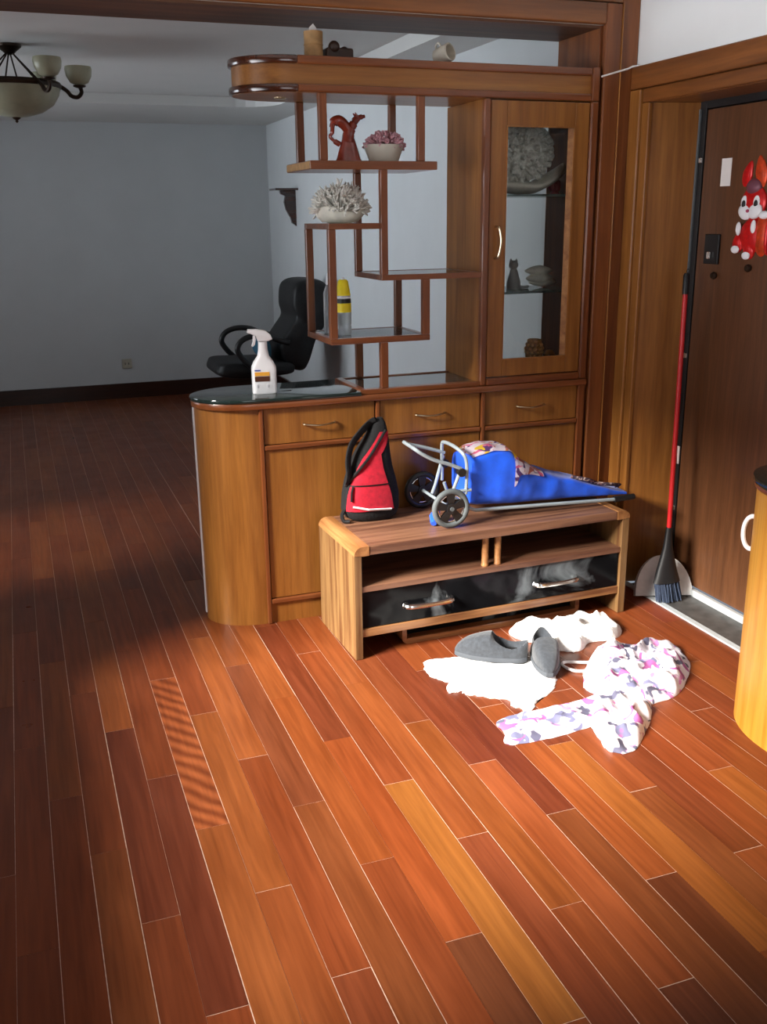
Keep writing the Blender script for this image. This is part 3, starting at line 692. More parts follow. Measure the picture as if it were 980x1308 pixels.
# deer figurine
t = thing('deer_figurine', 'polished reddish wooden deer figurine on the top shelf', 'figurine', (1.18,3.56,1.689))
bm = BM(); lathe(bm, [(.052,0),(.053,.004),(.046,.012),(.034,.05),(.022,.085)],(.003,0,0),20,1,.6)
tube(bm, catmull([(.0,0,.07),(.004,0,.095),(.012,0,.115),(.024,0,.132),(.034,0,.146)],5), [.022]*6+[.020]*5+[.016]*5+[.012]*5, 12); obj('body', bm, M_deer, t, True, local=True)
bm = BM(); tube(bm, catmull([(.008,0,.105),(-.012,0,.128),(-.034,0,.142),(-.052,0,.134),(-.058,0,.118)],5), [.018]*6+[.019]*5+[.018]*5+[.01]*5, 12); obj('haunch', bm, M_deer, t, True, local=True)
bm = BM(); tube(bm, catmull([(-.056,0,.122),(-.058,0,.1),(-.066,0,.088),(-.052,0,.074),(-.03,0,.062)],5), [.008]*6+[.006]*10+[.01]*5, 8); obj('hind_leg', bm, M_deer, t, True, local=True)
bm = BM(); tube(bm, catmull([(.026,0,.14),(.042,0,.152),(.066,0,.158)],6), [.013]*4+[.012]*3+[.009]*3+[.006]*3, 10); h = obj('head', bm, M_deer, t, True, local=True)
for s in (-1,1):
    bm = BM(); tube(bm, [(.036,s*.007,.155),(.026,s*.012,.168)], [.006,.002], 8); obj('ear', bm, M_deer, h, True, local=True)

# on the cornice
t = thing('bamboo_holder', 'light bamboo brush holder on the top box', 'holder', (1.053,3.53,2.02))
bm = BM(); lathe(bm, [(.03,0),(.033,.003),(.032,.05),(.033,.09),(.028,.09),(.027,.02),(0,.02)],(0,0,0),24); obj('cup', bm, M_bamb, t, True, local=True)
bm = BM(); tube(bm, [(.031*math.cos(a),.031*math.sin(a),.048) for a in [2*PI*i/24 for i in range(24)]], .003, 6, True); obj('node_ring', bm, M_bamb, t, True, local=True)
bm = BM(); prism(bm, [(-.006,.02),(.006,.02),(.012,.1),(0,.115),(-.014,.102)], 'Y', -.004, .004, .001); obj('bamboo_chip', bm, M_paper, t, local=True)
t = thing('carved_ornament', 'small dark carved wooden ornament beside the bamboo holder', 'ornament', (1.14,3.53,2.02))
obj('block', box(-.05,.05,-.03,.03,0,.04,.008), M_carv, t, local=True)
bm = BM(); ell(bm, (-.02,-.022,.042), (.02,.018,.02)); obj('carved_knob', bm, M_carv, t, 'all', local=True)
bm = BM(); lathe(bm,[(.012,0),(.012,.004),(.006,.008),(0,.008)],(.024,0,.039),16); obj('carved_knob', bm, M_carv, t, True, local=True)
t = thing('ceramic_cup', 'cream ceramic cup lying on its side on the top box', 'cup', (1.535,3.52,2.02))
bm = BM(); lathe(bm, [(.02,-.035),(.026,-.03),(.03,.0),(.031,.033),(.026,.034),(.024,0),(0,-.02)],(0,0,0),24)
bmesh.ops.rotate(bm, verts=bm.verts, matrix=Matrix.Rotation(math.radians(78),3,'X')); bmesh.ops.rotate(bm, verts=bm.verts, matrix=Matrix.Rotation(math.radians(28),3,'Z')); bmesh.ops.translate(bm, verts=bm.verts, vec=(0,0,.0355)); obj('cup_body', bm, M_ceram, t, True, local=True)
bm = BM(); tube(bm, catmull([(-.008,.0,.06),(-.014,.01,.075),(-.016,.03,.068),(-.012,.034,.055)],5), .0035, 6); obj('cup_handle', bm, M_ceram, t, True, local=True)

# inside the cupboard
t = thing('large_coral', 'large grey coral in a curved shell on the upper glass shelf', 'coral', (1.925,3.6,1.577))
bm = BM(); rings = []
for i in range(17):
    u = -1+2*i/16
    zc = .045+.075*max(0,u)**1.6+.01*(u<0)*abs(u); w_ = .085*math.sqrt(max(.02,1-u*u*.92))
    rings.append([(.165*u, w_*math.cos(2*PI*k/20), zc-.018+.03*math.sin(2*PI*k/20)*(1 if math.sin(2*PI*k/20)<0 else .5)) for k in range(20)])
zmin = min(p[2] for r_ in rings for p in r_)
rings = [[(p[0],p[1],p[2]-zmin) for p in r_] for r_ in rings]
loft(bm, rings); obj('shell', bm, M_shell, t, 'all', local=True)
b = BM(); rc = random.Random(21)
ell(b, (-.055,0,.16), (.15,.075,.115), 24, 16)
for _ in range(620):
    th, u = rc.uniform(0,2*PI), rc.uniform(-.9,1); q = math.sqrt(1-u*u)
    c_ = Vector((-.055+.16*q*math.cos(th), .083*q*math.sin(th), .16+.125*u)); rr = rc.uniform(.007,.013)
    n_ = Vector((q*math.cos(th),q*math.sin(th),u))
    tube(b, [c_-n_*.02, c_, c_+n_*rr], [rr*.8,rr,rr*.5], 6)
obj('coral_branches', b, M_coralg, t, True, local=True)
t = thing('pink_ornament', 'small magenta ornament beside the large grey coral', 'ornament', (2.075,3.63,1.577))
bm = BM(); lathe(bm, [(.018,0),(.02,.004),(.012,.015),(.022,.04),(.012,.062),(.004,.07),(0,.071)],(0,0,0),14); obj('bud', bm, M_pink, t, True, local=True)
for a in range(5):
    bm = BM(); ell(bm, (.018*math.cos(a*1.257),.018*math.sin(a*1.257),.035), (.009,.009,.022),10,8); obj('petal', bm, M_pink, t, 'all', local=True)
t = thing('cat_figurine', 'grey sitting cat figurine on the lower glass shelf', 'figurine', (1.885,3.6,1.216))
bm = BM(); lathe(bm, [(.026,0),(.03,.006),(.028,.03),(.019,.06),(.013,.078),(0,.08)],(0,0,0),20,1,.85); obj('body', bm, M_catm, t, True, local=True)
bm = BM(); ell(bm, (-.004,-.004,.094), (.02,.018,.018)); h = obj('head', bm, M_catm, t, 'all', local=True)
for s in (-1,1):
    bm = BM(); lathe(bm, [(.007,0),(0,.014)],(-.004+s*.012,-.004,.107),8); obj('ear', bm, M_catm, h, local=True)
bm = BM(); tube(bm, catmull([(.02,-.01,.008),(.04,-.012,.006),(.065,-.006,.008)],5), [.007]*6+[.006]*4+[.004], 8); obj('tail', bm, M_catm, t, True, local=True)
t = thing('conch_shell', 'pale ridged conch shell on the lower glass shelf', 'shell', (2.015,3.62,1.216))
for i,(r_,zz,xx) in enumerate(((.03,.028,0),(.026,.05,-.006),(.022,.016,.012))):
    bm = BM(); n_=16; rings=[]
    for k in range(13):
        u=-1+2*k/12; rr=(1-abs(u)**1.7)*r_+.001
        rings.append([(xx+u*.066, rr*1.2*math.cos(2*PI*j/n_)*(1+.08*math.sin(4*u*PI)), zz*1.35+rr*.8*math.sin(2*PI*j/n_)) for j in range(n_)])
    zm=min(p[2] for q in rings for p in q)
    loft(bm,rings)
    if zm<0: bmesh.ops.translate(bm,verts=bm.verts,vec=(0,0,-zm))
    obj('whorl', bm, M_shell, t, 'all', local=True)
t = thing('gilded_ornament', 'brown and gold pine cone shaped ornament at the bottom of the cupboard', 'ornament', (2.0,3.62,.90))
bm = BM(); lathe(bm, [(.02,0),(.024,.008),(.018,.015)],(0,0,0),16); obj('foot', bm, M_brass, t, True, local=True)
for r in range(6):
    bm = BM()
    for k in range(8):
        a = 2*PI*(k+.5*(r%2))/8; rr = .028*math.sin(PI*(r+1.4)/8.0)+.004
        ell(bm, (rr*math.cos(a), rr*math.sin(a), .024+r*.015), (.011,.011,.01), 8, 6)
    ell(bm,(0,0,.024+r*.015),(.022,.022,.012),10,6)
    obj('scale_ring', bm, M_gold, t, 'all', local=True)
t = thing('mushroom_ornament', 'small mushroom shaped ornament beside the gold pine cone', 'ornament', (2.068,3.61,.90))
for x_,y_,h_,r_ in ((0,0,.062,.022),(.022,.012,.042,.016)):
    bm = BM(); lathe(bm, [(.008,0),(.006,h_*.6),(.007,h_*.75)],(x_,y_,0),12); s_ = obj('stem', bm, M_ceram, t, True, local=True)
    bm = BM(); lathe(bm, [(.004,h_*.68),(r_,h_*.68),(r_*.95,h_*.78),(r_*.6,h_*.95),(0,h_)],(x_,y_,0),16); obj('mushroom_cap', bm, M_gold, s_, True, local=True)

# ================================================================== bag and trolley on the stand
TZ = .4195
# sling bag: stacked outline in (x,z)
t = thing('sling_bag', 'red and black sling bag standing on the television stand', 'bag', (1.16,3.30,TZ))
prof = [ # z, x left, x right, half depth, y centre
 (.0,1.085,1.235,.050,3.31),(.012,1.06,1.255,.062,3.31),(.04,1.046,1.266,.068,3.31),(.10,1.052,1.266,.068,3.313),(.15,1.064,1.257,.064,3.317),(.20,1.082,1.245,.058,3.322),
 (.25,1.108,1.240,.050,3.328),(.295,1.142,1.238,.042,3.334),(.335,1.172,1.234,.033,3.34),(.36,1.192,1.228,.022,3.344),(.37,1.202,1.222,.012,3.346)]
def pk(z):
    for a,b in zip(prof,prof[1:]):
        if a[0]<=z<=b[0]:
            u=(z-a[0])/(b[0]-a[0]); return [a[i]+(b[i]-a[i])*u for i in range(5)]
    return list(prof[-1])
def pk_pt(z, th, off=0):
    _,xl,xr,dp,yc = pk(z); c,s = math.cos(th), math.sin(th)
    cx=(xl+xr)/2; wx=(xr-xl)/2
    return Vector((cx-(wx+off)*math.copysign(abs(c)**.75,c), yc-(dp+off)*math.copysign(abs(s)**.75,s), TZ+z))
bm = BM(); loft(bm, [[pk_pt(z,2*PI*k/36)+Vector((0,0,0)) for k in range(36)] for z in [.37*i/26 for i in range(27)]]); obj('bag_body', bm, M_fabk, t, True)
# red panel as patch: bounds theta(z)
def patch(z0,z1,tl,tr,off,n=18,m=14,th=.003):
    rows=[]
    for i in range(n+1):
        z=z0+(z1-z0)*i/n; a,b=tl(i/n),tr(i/n)
        rows.append([pk_pt(z,a+(b-a)*j/m,off) for j in range(m+1)])
    bm=BM(); V=[[bm.verts.new(p) for p in r_] for r_ in rows]
    for A,B in zip(V,V[1:]):
        for j in range(m): bm.faces.new((A[j],A[j+1],B[j+1],B[j]))
    r_=bmesh.ops.solidify(bm, geom=bm.faces[:], thickness=th)
    return bm
obj('front_panel', patch(.045,.245, lambda u:.42+.55*u**2, lambda u:2.15-.42*u, .004), M_red, t, True, label='red fabric front panel')
obj('upper_panel', patch(.235,.325, lambda u:.95+.55*u, lambda u:1.62+.85*u, .003), M_red, t, True, label='red fabric upper panel')
obj('pocket_seam', patch(.138,.143, lambda u:.5, lambda u:2.0, .006, 2, 14), M_blk, t)
bm = BM(); tube(bm, [pk_pt(.066,.85,.012),pk_pt(.054,1.4,.012),pk_pt(.047,1.95,.012)], .006, 6, flat=.5); obj('reflective_strip', bm, M_whpl, t, label='white reflective strip')
bm = BM(); tube(bm, [pk_pt(.138,.75,.008),pk_pt(.12,.74,.012),pk_pt(.085,.76,.012)], .004, 6); obj('zip_pull', bm, M_blk, t)
pts = catmull([pk_pt(.365,.6,.004),pk_pt(.35,.0,.014),(1.125,3.315,TZ+.325),(1.085,3.30,TZ+.285),(1.068,3.29,TZ+.23),(1.066,3.278,TZ+.18),pk_pt(.15,.35,.008)],6)
bm = BM(); tube(bm, pts, .021, 8, flat=.45); obj('shoulder_strap', bm, M_fabk, t, True)
bm = BM(); tube(bm, catmull([pk_pt(.135,.2,.006),(1.1,3.262,TZ+.2),(1.15,3.272,TZ+.25),pk_pt(.33,1.9,.006)],6), .0055, 6); obj('cord', bm, M_blk, t, True)
bm = BM(); tube(bm, catmull([(1.05,3.285,TZ+.05),(1.036,3.28,TZ+.03),(1.04,3.27,TZ+.009),(1.06,3.262,TZ+.008)],5), .007, 6); obj('buckle_strap', bm, M_blk, t, True)

# trolley cart lying on its side
t = thing('shopping_trolley', 'folded shopping trolley with a blue bag lying on the television stand', 'trolley', (1.6,3.2,TZ))
def wheel(y, rim_mat=M_rub):
    R_ = .0735; cx, cz = 1.382, TZ+R_+.0005
    bm = BM()
    pts = [(cx+(R_-.011)*math.cos(a), y, cz+(R_-.011)*math.sin(a)) for a in [2*PI*i/40 for i in range(40)]]
    tube(bm, pts, .011, 8, True); wt = obj('tyre', bm, rim_mat, t, 'all')
    bm = BM(); 
    tube(bm, [(cx+(R_-.024)*math.cos(a), y, cz+(R_-.024)*math.sin(a)) for a in [2*PI*i/36 for i in range(36)]], .0035, 6, True)
    obj('rim_ring', bm, M_chrome, wt, 'all')
    bm = BM()
    tube(bm, [(cx,y-.012,cz),(cx,y+.012,cz)], .019, 14)
    for k in range(5):
        a = 2*PI*k/5+.35; c,s = math.cos(a),math.sin(a)
        r0,r1 = .014,R_-.018; w0,w1 = .010,.017
        q = [(cx+c*r0-s*w0,cz+s*r0+c*w0),(cx+c*r1-s*w1,cz+s*r1+c*w1),(cx+c*r1+s*w1,cz+s*r1-c*w1),(cx+c*r0+s*w0,cz+s*r0-c*w0)]
        prism(bm, q, 'Y', y-.007, y+.007)
    obj('spokes', bm, M_blk, wt)
    bm = BM(); lathe(bm,[(.0,-.003),(.008,-.003),(.008,0)],(0,0,0),12); bmesh.ops.rotate(bm,verts=bm.verts,matrix=Matrix.Rotation(-PI/2,3,'X')); bmesh.ops.translate(bm,verts=bm.verts,vec=(cx,y-.0125,cz)); obj('hub_cap', bm, M_rub, wt)
    return cx, cz
cx, cz = wheel(3.075); wheel(3.345, M_blk)  # far tyre is black: its shade is put into the colour
bm = BM(); tube(bm, [(cx,3.088,cz),(cx,3.332,cz)], .006, 10); obj('axle', bm, M_tube, t, True)
r_ = .0068
yn, yf = 3.105, 3.255
bm = BM(); tube(bm, catmull([(1.435,yn,.628),(1.39,yn,.648),(1.33,yn,.67),(1.285,yn,.695),(1.262,yn+.012,.712),(1.262,yn+.06,.714),(1.265,yf-.02,.714),(1.29,yf,.70),(1.36,yf,.68),(1.435,yf,.655)],6), r_, 8); obj('foot_bar', bm, M_tube, t, True)
bm = BM(); tube(bm, catmull([(1.455,yn,.53),(1.458,yn,.60),(1.455,yn,.655),(1.445,yn+.012,.682),(1.43,yn+.06,.70),(1.425,yf-.02,.70),(1.425,yf,.685),(1.425,yf,.62),(1.425,yf,.55)],6), r_, 8); obj('cross_bow', bm, M_tube, t, True)
for yy,zt in ((yn,.615),(yf,.645)):
    bm = BM(); tube(bm, [(1.43,yy,zt),(1.40,yy,cz+.045),(cx+.004,yy,cz+.008)], r_, 8); obj('stay', bm, M_tube, t, True)
    bm = BM(); tube(bm, [(1.435,yy-.012,.615),(1.435,yy+.012,.615)], .016, 12); obj('joint', bm, M_blk, t, True)
bm = BM(); tube(bm, [(1.415,yn,.545),(1.475,yn,.545)], r_, 8); obj('strut', bm, M_tube, t, True)
for yy in (3.115,3.29):
    bm = BM(); tube(bm, [(1.45,yy,.53),(1.47,yy,.475),(1.50,yy,.462),(1.8,yy,.450),(2.1,yy,.4375)], r_, 8); obj('pole', bm, M_tube, t, True)
    bm = BM(); tube(bm, [(2.095,yy,.4378),(2.185,yy,.4405)], [.012,.0115], 10); obj('grip', bm, M_blk, t, True)
# blue bag: sections along x
secs = [(1.487,.475,.655,3.125,3.30),(1.52,.468,.668,3.118,3.305),(1.58,.464,.684,3.115,3.305),(1.640,.462,.680,3.110,3.305),(1.66,.461,.665,3.108,3.305),(1.70,.460,.625,3.112,3.305),(1.77,.458,.580,3.12,3.30),(1.85,.455,.555,3.123,3.30),(1.95,.452,.525,3.125,3.298),(2.05,.448,.490,3.128,3.295),(2.12,.4455,.468,3.13,3.29),(2.165,.444,.456,3.135,3.28)]
def bag_sec(x):
    for a,b in zip(secs,secs[1:]):
        if a[0]<=x<=b[0]:
            u=(x-a[0])/(b[0]-a[0]); return [a[i]+(b[i]-a[i])*u for i in range(5)]
    return list(secs[-1])
def bag_pt(x, th, off=0):
    _,zb,zt,y0,y1 = bag_sec(x); c,s = math.cos(th), math.sin(th)
    yc,zc,ry,rz = (y0+y1)/2,(zb+zt)/2,(y1-y0)/2+off,(zt-zb)/2+off
    p = Vector((x, yc-ry*math.copysign(abs(c)**.42,c), zc+rz*math.copysign(abs(s)**.42,s)))
    k = noise.noise(Vector((x*14,p.y*9,p.z*16)))*.009*min(1,(zt-zb)/.1) + noise.noise(Vector((x*40,p.y*30,p.z*40)))*.002
    p.y += -k*c*1.2; p.z += max(0,s)*k*.8
    return p
bm = BM(); xs = [1.487+(2.165-1.487)*i/56 for i in range(57)]
loft(bm, [[bag_pt(x,2*PI*k/40) for k in range(40)] for x in xs]); obj('bag', bm, M_blue, t, True, label='blue nylon shopping bag')
def bag_patch(x0,x1,ta,tb,off,n=20,m=14):
    bm=BM(); V=[]
    for i in range(n+1):
        x=x0+(x1-x0)*i/n; a,b=ta(i/n),tb(i/n); V.append([bm.verts.new(bag_pt(x,a+(b-a)*j/m,off)) for j in range(m+1)])
    for A,B in zip(V,V[1:]):
        for j in range(m): bm.faces.new((A[j],A[j+1],B[j+1],B[j]))
    bmesh.ops.solidify(bm, geom=bm.faces[:], thickness=.003); return bm
obj('printed_flap', bag_patch(1.495,1.655, lambda u:.92-.02*u, lambda u:PI-.8, .004), M_print, t, True, label='white flap with pink and yellow print')
obj('printed_flap_side', bag_patch(1.655,1.785, lambda u:-.05+.5*u, lambda u:PI-.9, .004), M_print, t, True, label='white flap with pink and yellow print')
bm = BM(); tube(bm, catmull([bag_pt(1.92,1.2,.004),bag_pt(1.98,.9,.016),bag_pt(2.03,1.1,.008),bag_pt(2.08,.9,.02),bag_pt(2.13,1.2,.022),bag_pt(2.15,1.5,.01)],6), .012, 8, flat=.4); obj('strap', bm, M_strap, t, True)
bm = BM(); tube(bm, [(1.33,3.11,TZ+.012),(1.345,3.14,TZ+.03),(1.37,3.17,TZ+.045)], [.011,.018,.012], 8); obj('blue_tag_end', bm, M_blue, t, True)

# ================================================================== clothes and shoes on the floor
def heap(outline, hmax, seed, fold=9, ridge=.6, n=150, m=30, lift=.0, rag=.004):
    P_ = catmull([(x,y,0) for x,y in outline], 10, True); N_ = len(P_)
    c = sum((p for p in P_), Vector())/N_
    bm = BM(); rings = []
    off = Vector((seed*3.1,seed*1.7,seed*.9))
    for i in range(1,m+1):
        s = i/m; row=[]
        for p in P_:
            q = c+(p-c)*s
            e = 1-s**7
            f = abs(noise.noise(q*fold+off)); g = abs(noise.noise(q*fold*2.3+off*2))
            z = hmax*e*(.30+ridge*(1-2.2*f)+.35*ridge*(1-2*g)) + .002
            wob = (noise.noise(q*30+off)*.007+noise.noise(q*95+off)*rag)*s**6
            row.append(bm.verts.new((q.x+wob, q.y+wob*.6, max(.0016,z+lift*e))))
        rings.append(row)
    cv = bm.verts.new((c.x,c.y,rings[0][0].co.z))
    for k in range(N_): bm.faces.new((cv,rings[0][k],rings[0][(k+1)%N_]))
    for A,B in zip(rings,rings[1:]):
        for k in range(N_): bm.faces.new((A[k],B[k],B[(k+1)%N_],A[(k+1)%N_]))
    bot = [bm.verts.new((v.co.x,v.co.y,.0004)) for v in rings[-1]]
    for k in range(N_): bm.faces.new((rings[-1][k],bot[k],bot[(k+1)%N_],rings[-1][(k+1)%N_]))
    bm.faces.new(bot)
    return bm
t1 = [(1.207,2.893),(1.299,2.89),(1.475,2.856),(1.60,2.745),(1.565,2.60),(1.49,2.52),(1.435,2.495),(1.389,2.447),(1.345,2.470),(1.34,2.535),(1.24,2.61),(1.235,2.64),(1.188,2.65),(1.21,2.72),(1.18,2.80)]
tag(obj('white_towel', heap(t1,.010,3,11,.8,rag=.014), M_towel, None, 'all'), 'flat frayed white cloth lying under the dark slip-on shoes', 'cloth')
t2_ = [(1.60,3.02),(1.70,3.022),(1.745,2.985),(1.848,2.995),(1.962,2.985),(2.01,2.94),(1.985,2.85),(1.916,2.81),(1.83,2.82),(1.76,2.77),(1.70,2.79),(1.67,2.86),(1.60,2.93)]
tag(obj('white_cloth', heap(t2_,.05,8,9,.8,rag=.006), M_towel, None, 'all'), 'crumpled white cloth heaped in front of the television stand', 'cloth')
t = thing('floral_trousers', 'crumpled white trousers with purple and grey floral print on the floor', 'trousers', (1.75,2.5,0))
pile = [(1.86,2.765),(1.94,2.745),(1.99,2.715),(2.085,2.66),(2.06,2.545),(1.97,2.44),(1.87,2.36),(1.77,2.34),(1.69,2.37),(1.64,2.43),(1.62,2.50),(1.655,2.58),(1.70,2.64),(1.77,2.71)]
obj('waist', heap(pile,.06,4,9,.7,), M_floral, t, 'all')
obj('leg', heap([(1.255,2.42),(1.40,2.425),(1.55,2.44),(1.68,2.44),(1.70,2.36),(1.60,2.305),(1.40,2.272),(1.226,2.28),(1.24,2.35)],.028,6,8,.45), M_floral, t, 'all')
obj('leg', heap([(1.62,2.44),(1.70,2.45),(1.775,2.39),(1.71,2.27),(1.62,2.18),(1.545,2.118),(1.478,2.132),(1.485,2.2),(1.51,2.3),(1.56,2.38)],.045,9,9,.6), M_floral, t, 'all')
bm = BM(); tube(bm, catmull([(1.77,2.62,.02),(1.71,2.672,.008),(1.655,2.70,.006),(1.635,2.675,.006),(1.655,2.625,.006),(1.72,2.60,.01)],6), .0055, 6); obj('drawstring', bm, M_towel, t, True)
def shoe(label, loc, rz):
    t = thing('slip_on_shoe', label, 'shoe', loc, rz, 'pair of slip-on shoes')
    Ls = .255; n, m = 56, 36
    def w(u): return (.034+.012*math.sin(PI*min(1,u*1.15)**1.2)) * math.sqrt(max(.06,1-max(0,(u-.66)/.34)**2.6)) * (1-max(0,(.12-u)/.12)**2*.5) if True else 0
    def hgt(u): return .056-.016*math.sin(PI*min(1,u/.44)) if u<.44 else (.056+.018*min(1,(u-.44)/.06) if u<.5 else .074*(1-((u-.5)/.5)**1.3*.58))
    bm = BM(); ring=[]
    outl = [(u*Ls, w(u)+.003) for u in [i/24 for i in range(25)]]
    poly = [(x,-y) for x,y in outl]+[(x,y) for x,y in outl[::-1]]
    prism(bm, poly, 'Z', 0, .018, .003); obj('sole', bm, M_sole, t, True, local=True)
    V=[]
    bm = BM()
    for i in range(n+1):
        u=i/n; row=[]
        for j in range(m+1):
            a=PI*j/m; c,s=math.cos(a),math.sin(a)
            y=w(u)*math.copysign(abs(c)**.6,c); z=.018+hgt(u)*math.sqrt(max(.02,1-max(0,(u-.8)/.2)**2))*max(0,s)**.55
            # opening
            eu=(u-.25)/.24; ev=y/(.034)
            rr=eu*eu+ev*ev
            if rr<1: z=min(z,.03+ (z-.03)*max(0,(rr-.72)/.28)**1.0) if rr>.72 else .03
            row.append(bm.verts.new((u*Ls,y,z)))
        V.append(row)
    for A,B in zip(V,V[1:]):
        for j in range(m): bm.faces.new((A[j],A[j+1],B[j+1],B[j]))
    bm.faces.new(V[0]); bm.faces.new(V[-1][::-1])
    obj('upper', bm, M_shoe, t, True, local=True)
    bm = BM(); lathe(bm, [(0,.0305),(1,.0305),(1,.0315),(0,.0315)],(.25*Ls,0,0),24,.19*Ls,.026); obj('insole', bm, M_insole, t, local=True)
    return t
d1 = math.atan2(2.875-2.745, 1.315-1.515)
shoe('dark grey slip-on shoe lying parallel to the television stand', (1.535,2.752,.0135), d1)
d2 = math.atan2(2.60-2.83, 1.515-1.61)
shoe('dark grey slip-on shoe with its heel towards the television stand', (1.635,2.835,.0135), d2)

# ================================================================== broom and dustpan
t = thing('dustpan', 'half round galvanised dustpan leaning in the door recess', 'dustpan', (2.35,3.10,.006))
A = Vector((2.235,3.13,.008)); B = Vector((2.458,3.055,.008)); cxy=(A+B)/2; e1=(B-A).normalized(); e2=(Vector((0,0,1))*.93+Vector((.12,.33,0))).normalized(); e3=e1.cross(e2)
R_=(B-A).length/2
def half(Rr,h,off):
    return [cxy+e1*(Rr*math.cos(a))+e2*(h*math.sin(a))+e3*off for a in [PI*i/24 for i in range(25)]]
def slab(ptsA, ptsB):
    bm=BM(); a=[bm.verts.new(p) for p in ptsA]; b=[bm.verts.new(p) for p in ptsB]; bm.faces.new(a); bm.faces.new(b[::-1]); n=len(a)
    for i in range(n): bm.faces.new((a[i],b[i],b[(i+1)%n],a[(i+1)%n]))
    return bm
sg = -1 if e3.y>0 else 1
obj('pan', slab(half(R_,.165,0),half(R_,.165,.002*sg)), M_galv, t)
bm=BM()
o_=half(R_,.165,0); i_=half(R_*.97,.16,0)
rim=[o_,[p-e3*sg*.03 for p in o_],[p-e3*sg*.03 for p in i_],i_]
loft(bm,[[rim[k][j] for k in range(4)] for j in range(25)]); obj('rim', bm, M_galv, t)
t = thing('broom', 'broom with a red pole and black head leaning beside the entrance door', 'broom', (2.325,3.06,.008))
top=Vector((2.372,3.14,1.285)); bot=Vector((2.325,3.065,.26))
bm=BM(); tube(bm,[bot,top-(top-bot)*.07],.0095,12); obj('pole', bm, M_rpole, t, True)
bm=BM(); tube(bm,[top-(top-bot)*.075,top-(top-bot)*.01,top],[.012,.0125,.009],12); g_=obj('grip', bm, M_blk, t, True)
bm=BM(); tube(bm,[top+Vector((.0,-.006+.006*math.cos(a),.008+.008*math.sin(a))) for a in [2*PI*i/12 for i in range(12)]],.002,6,True); obj('hanging_loop', bm, M_blk, g_, True)
bm=BM(); pb=Vector((2.335,3.06,.085)); pd=(bot-top).normalized()
loft(bm,[[ (bot+pd*(-.05)) + Vector((.012*math.cos(a),.012*math.sin(a),0)) for a in [2*PI*i/16 for i in range(16)]],
          [ bot+pd*.03 + Vector((.020*math.cos(a),.016*math.sin(a),0)) for a in [2*PI*i/16 for i in range(16)]],
          [ Vector((2.322,3.058,.14)) + Vector((.045*math.cos(a),.024*math.sin(a),0)) for a in [2*PI*i/16 for i in range(16)]],
          [ Vector((2.324,3.054,.085)) + Vector((.062*math.cos(a),.026*math.sin(a),0)) for a in [2*PI*i/16 for i in range(16)]]]); obj('head', bm, M_blk, t, True)
bm=BM(); rb=random.Random(3)
for i in range(150):
    a=rb.uniform(0,2*PI); q=math.sqrt(rb.random()); dx,dy=.058*q*math.cos(a),.022*q*math.sin(a)
    tube(bm,[(2.324+dx,3.054+dy,.09),(2.335+dx*1.1+rb.uniform(-.004,.004),3.045+dy*1.3+rb.uniform(-.004,.004),.0085)],[.0022,.0016],4)
obj('bristles', bm, M_grybl, t)['kind']='stuff'
bm=BM(); q=bot+(top-bot)*.33; bx(bm,q.x+.010,q.x+.017,q.y-.012,q.y+.012,q.z-.035,q.z+.035,.002); obj('pole_sticker', bm, M_paper, t)

# ================================================================== door decorations
tag(obj('paper_sticker', box(2.4725,2.474,3.064,3.118,1.594,1.69), M_paper), 'blank white paper sticker on the entrance door', 'sticker')
t = thing('rabbit_decoration', 'red foil rabbit decoration hanging on the entrance door', 'decoration', (2.47,2.92,1.35))
def puff(name, c, ry, rz, mat, dx=.010, x=2.474, rot=0, parent=t, tip=0):
    bm=BM(); ell(bm,(0,0,0),(dx,ry,rz),20,12)
    if tip:
        for v in bm.verts: v.co.y *= 1-tip*max(0,v.co.z/rz)
    bmesh.ops.rotate(bm,verts=bm.verts,matrix=Matrix.Rotation(rot,3,'X'))
    for v in bm.verts: v.co.x=min(0,v.co.x)
    bmesh.ops.translate(bm,verts=bm.verts,vec=(x,c[0],c[1])); return obj(name,bm,mat,parent,'all')
hd = puff('head',(2.927,1.532),.066,.062,M_foilr,.016)
puff('ear',(2.972,1.632),.026,.046,M_foilr,.008,rot=.35,tip=.4); puff('ear',(2.905,1.637),.03,.056,M_foilo,.008,rot=-.25,tip=.4)
puff('cap',(2.93,1.586),.04,.03,plain('mauve_foil',srgb(120,70,84),.4,.2),.02)
for y_ in (2.965,2.903):
    e_=puff('eye',(y_,1.535),.018,.024,M_whpl,.006,x=2.463,parent=hd)
    puff('pupil',(y_-.002,1.529),.010,.014,M_blk,.004,x=2.458,parent=hd)
puff('muzzle',(2.958,1.502),.036,.026,M_whpl,.012,x=2.464,parent=hd,rot=.25); puff('muzzle',(2.907,1.505),.036,.026,M_whpl,.012,x=2.464,parent=hd,rot=-.25)
puff('nose',(2.935,1.506),.008,.006,M_pink,.005,x=2.454,parent=hd)
puff('body',(2.925,1.42),.062,.06,M_foilr,.014); puff('robe',(2.868,1.425),.042,.075,M_foilo,.013)
for c in ((2.985,1.445),(2.908,1.452)): puff('sleeve_trim',c,.013,.024,M_whpl,.008,x=2.464)
for c,r in (((2.99,1.395),.4),((2.93,1.375),-.2)):
    f_=puff('foot',c,.03,.036,M_foilr,.013,rot=r); puff('foot_pad',(c[0]+.004,c[1]-.022),.022,.014,M_whpl,.008,x=2.464,parent=f_)
puff('scroll',(2.838,1.42),.012,.065,M_foilr,.018); puff('hand',(2.862,1.492),.026,.014,M_whpl,.012,x=2.466)

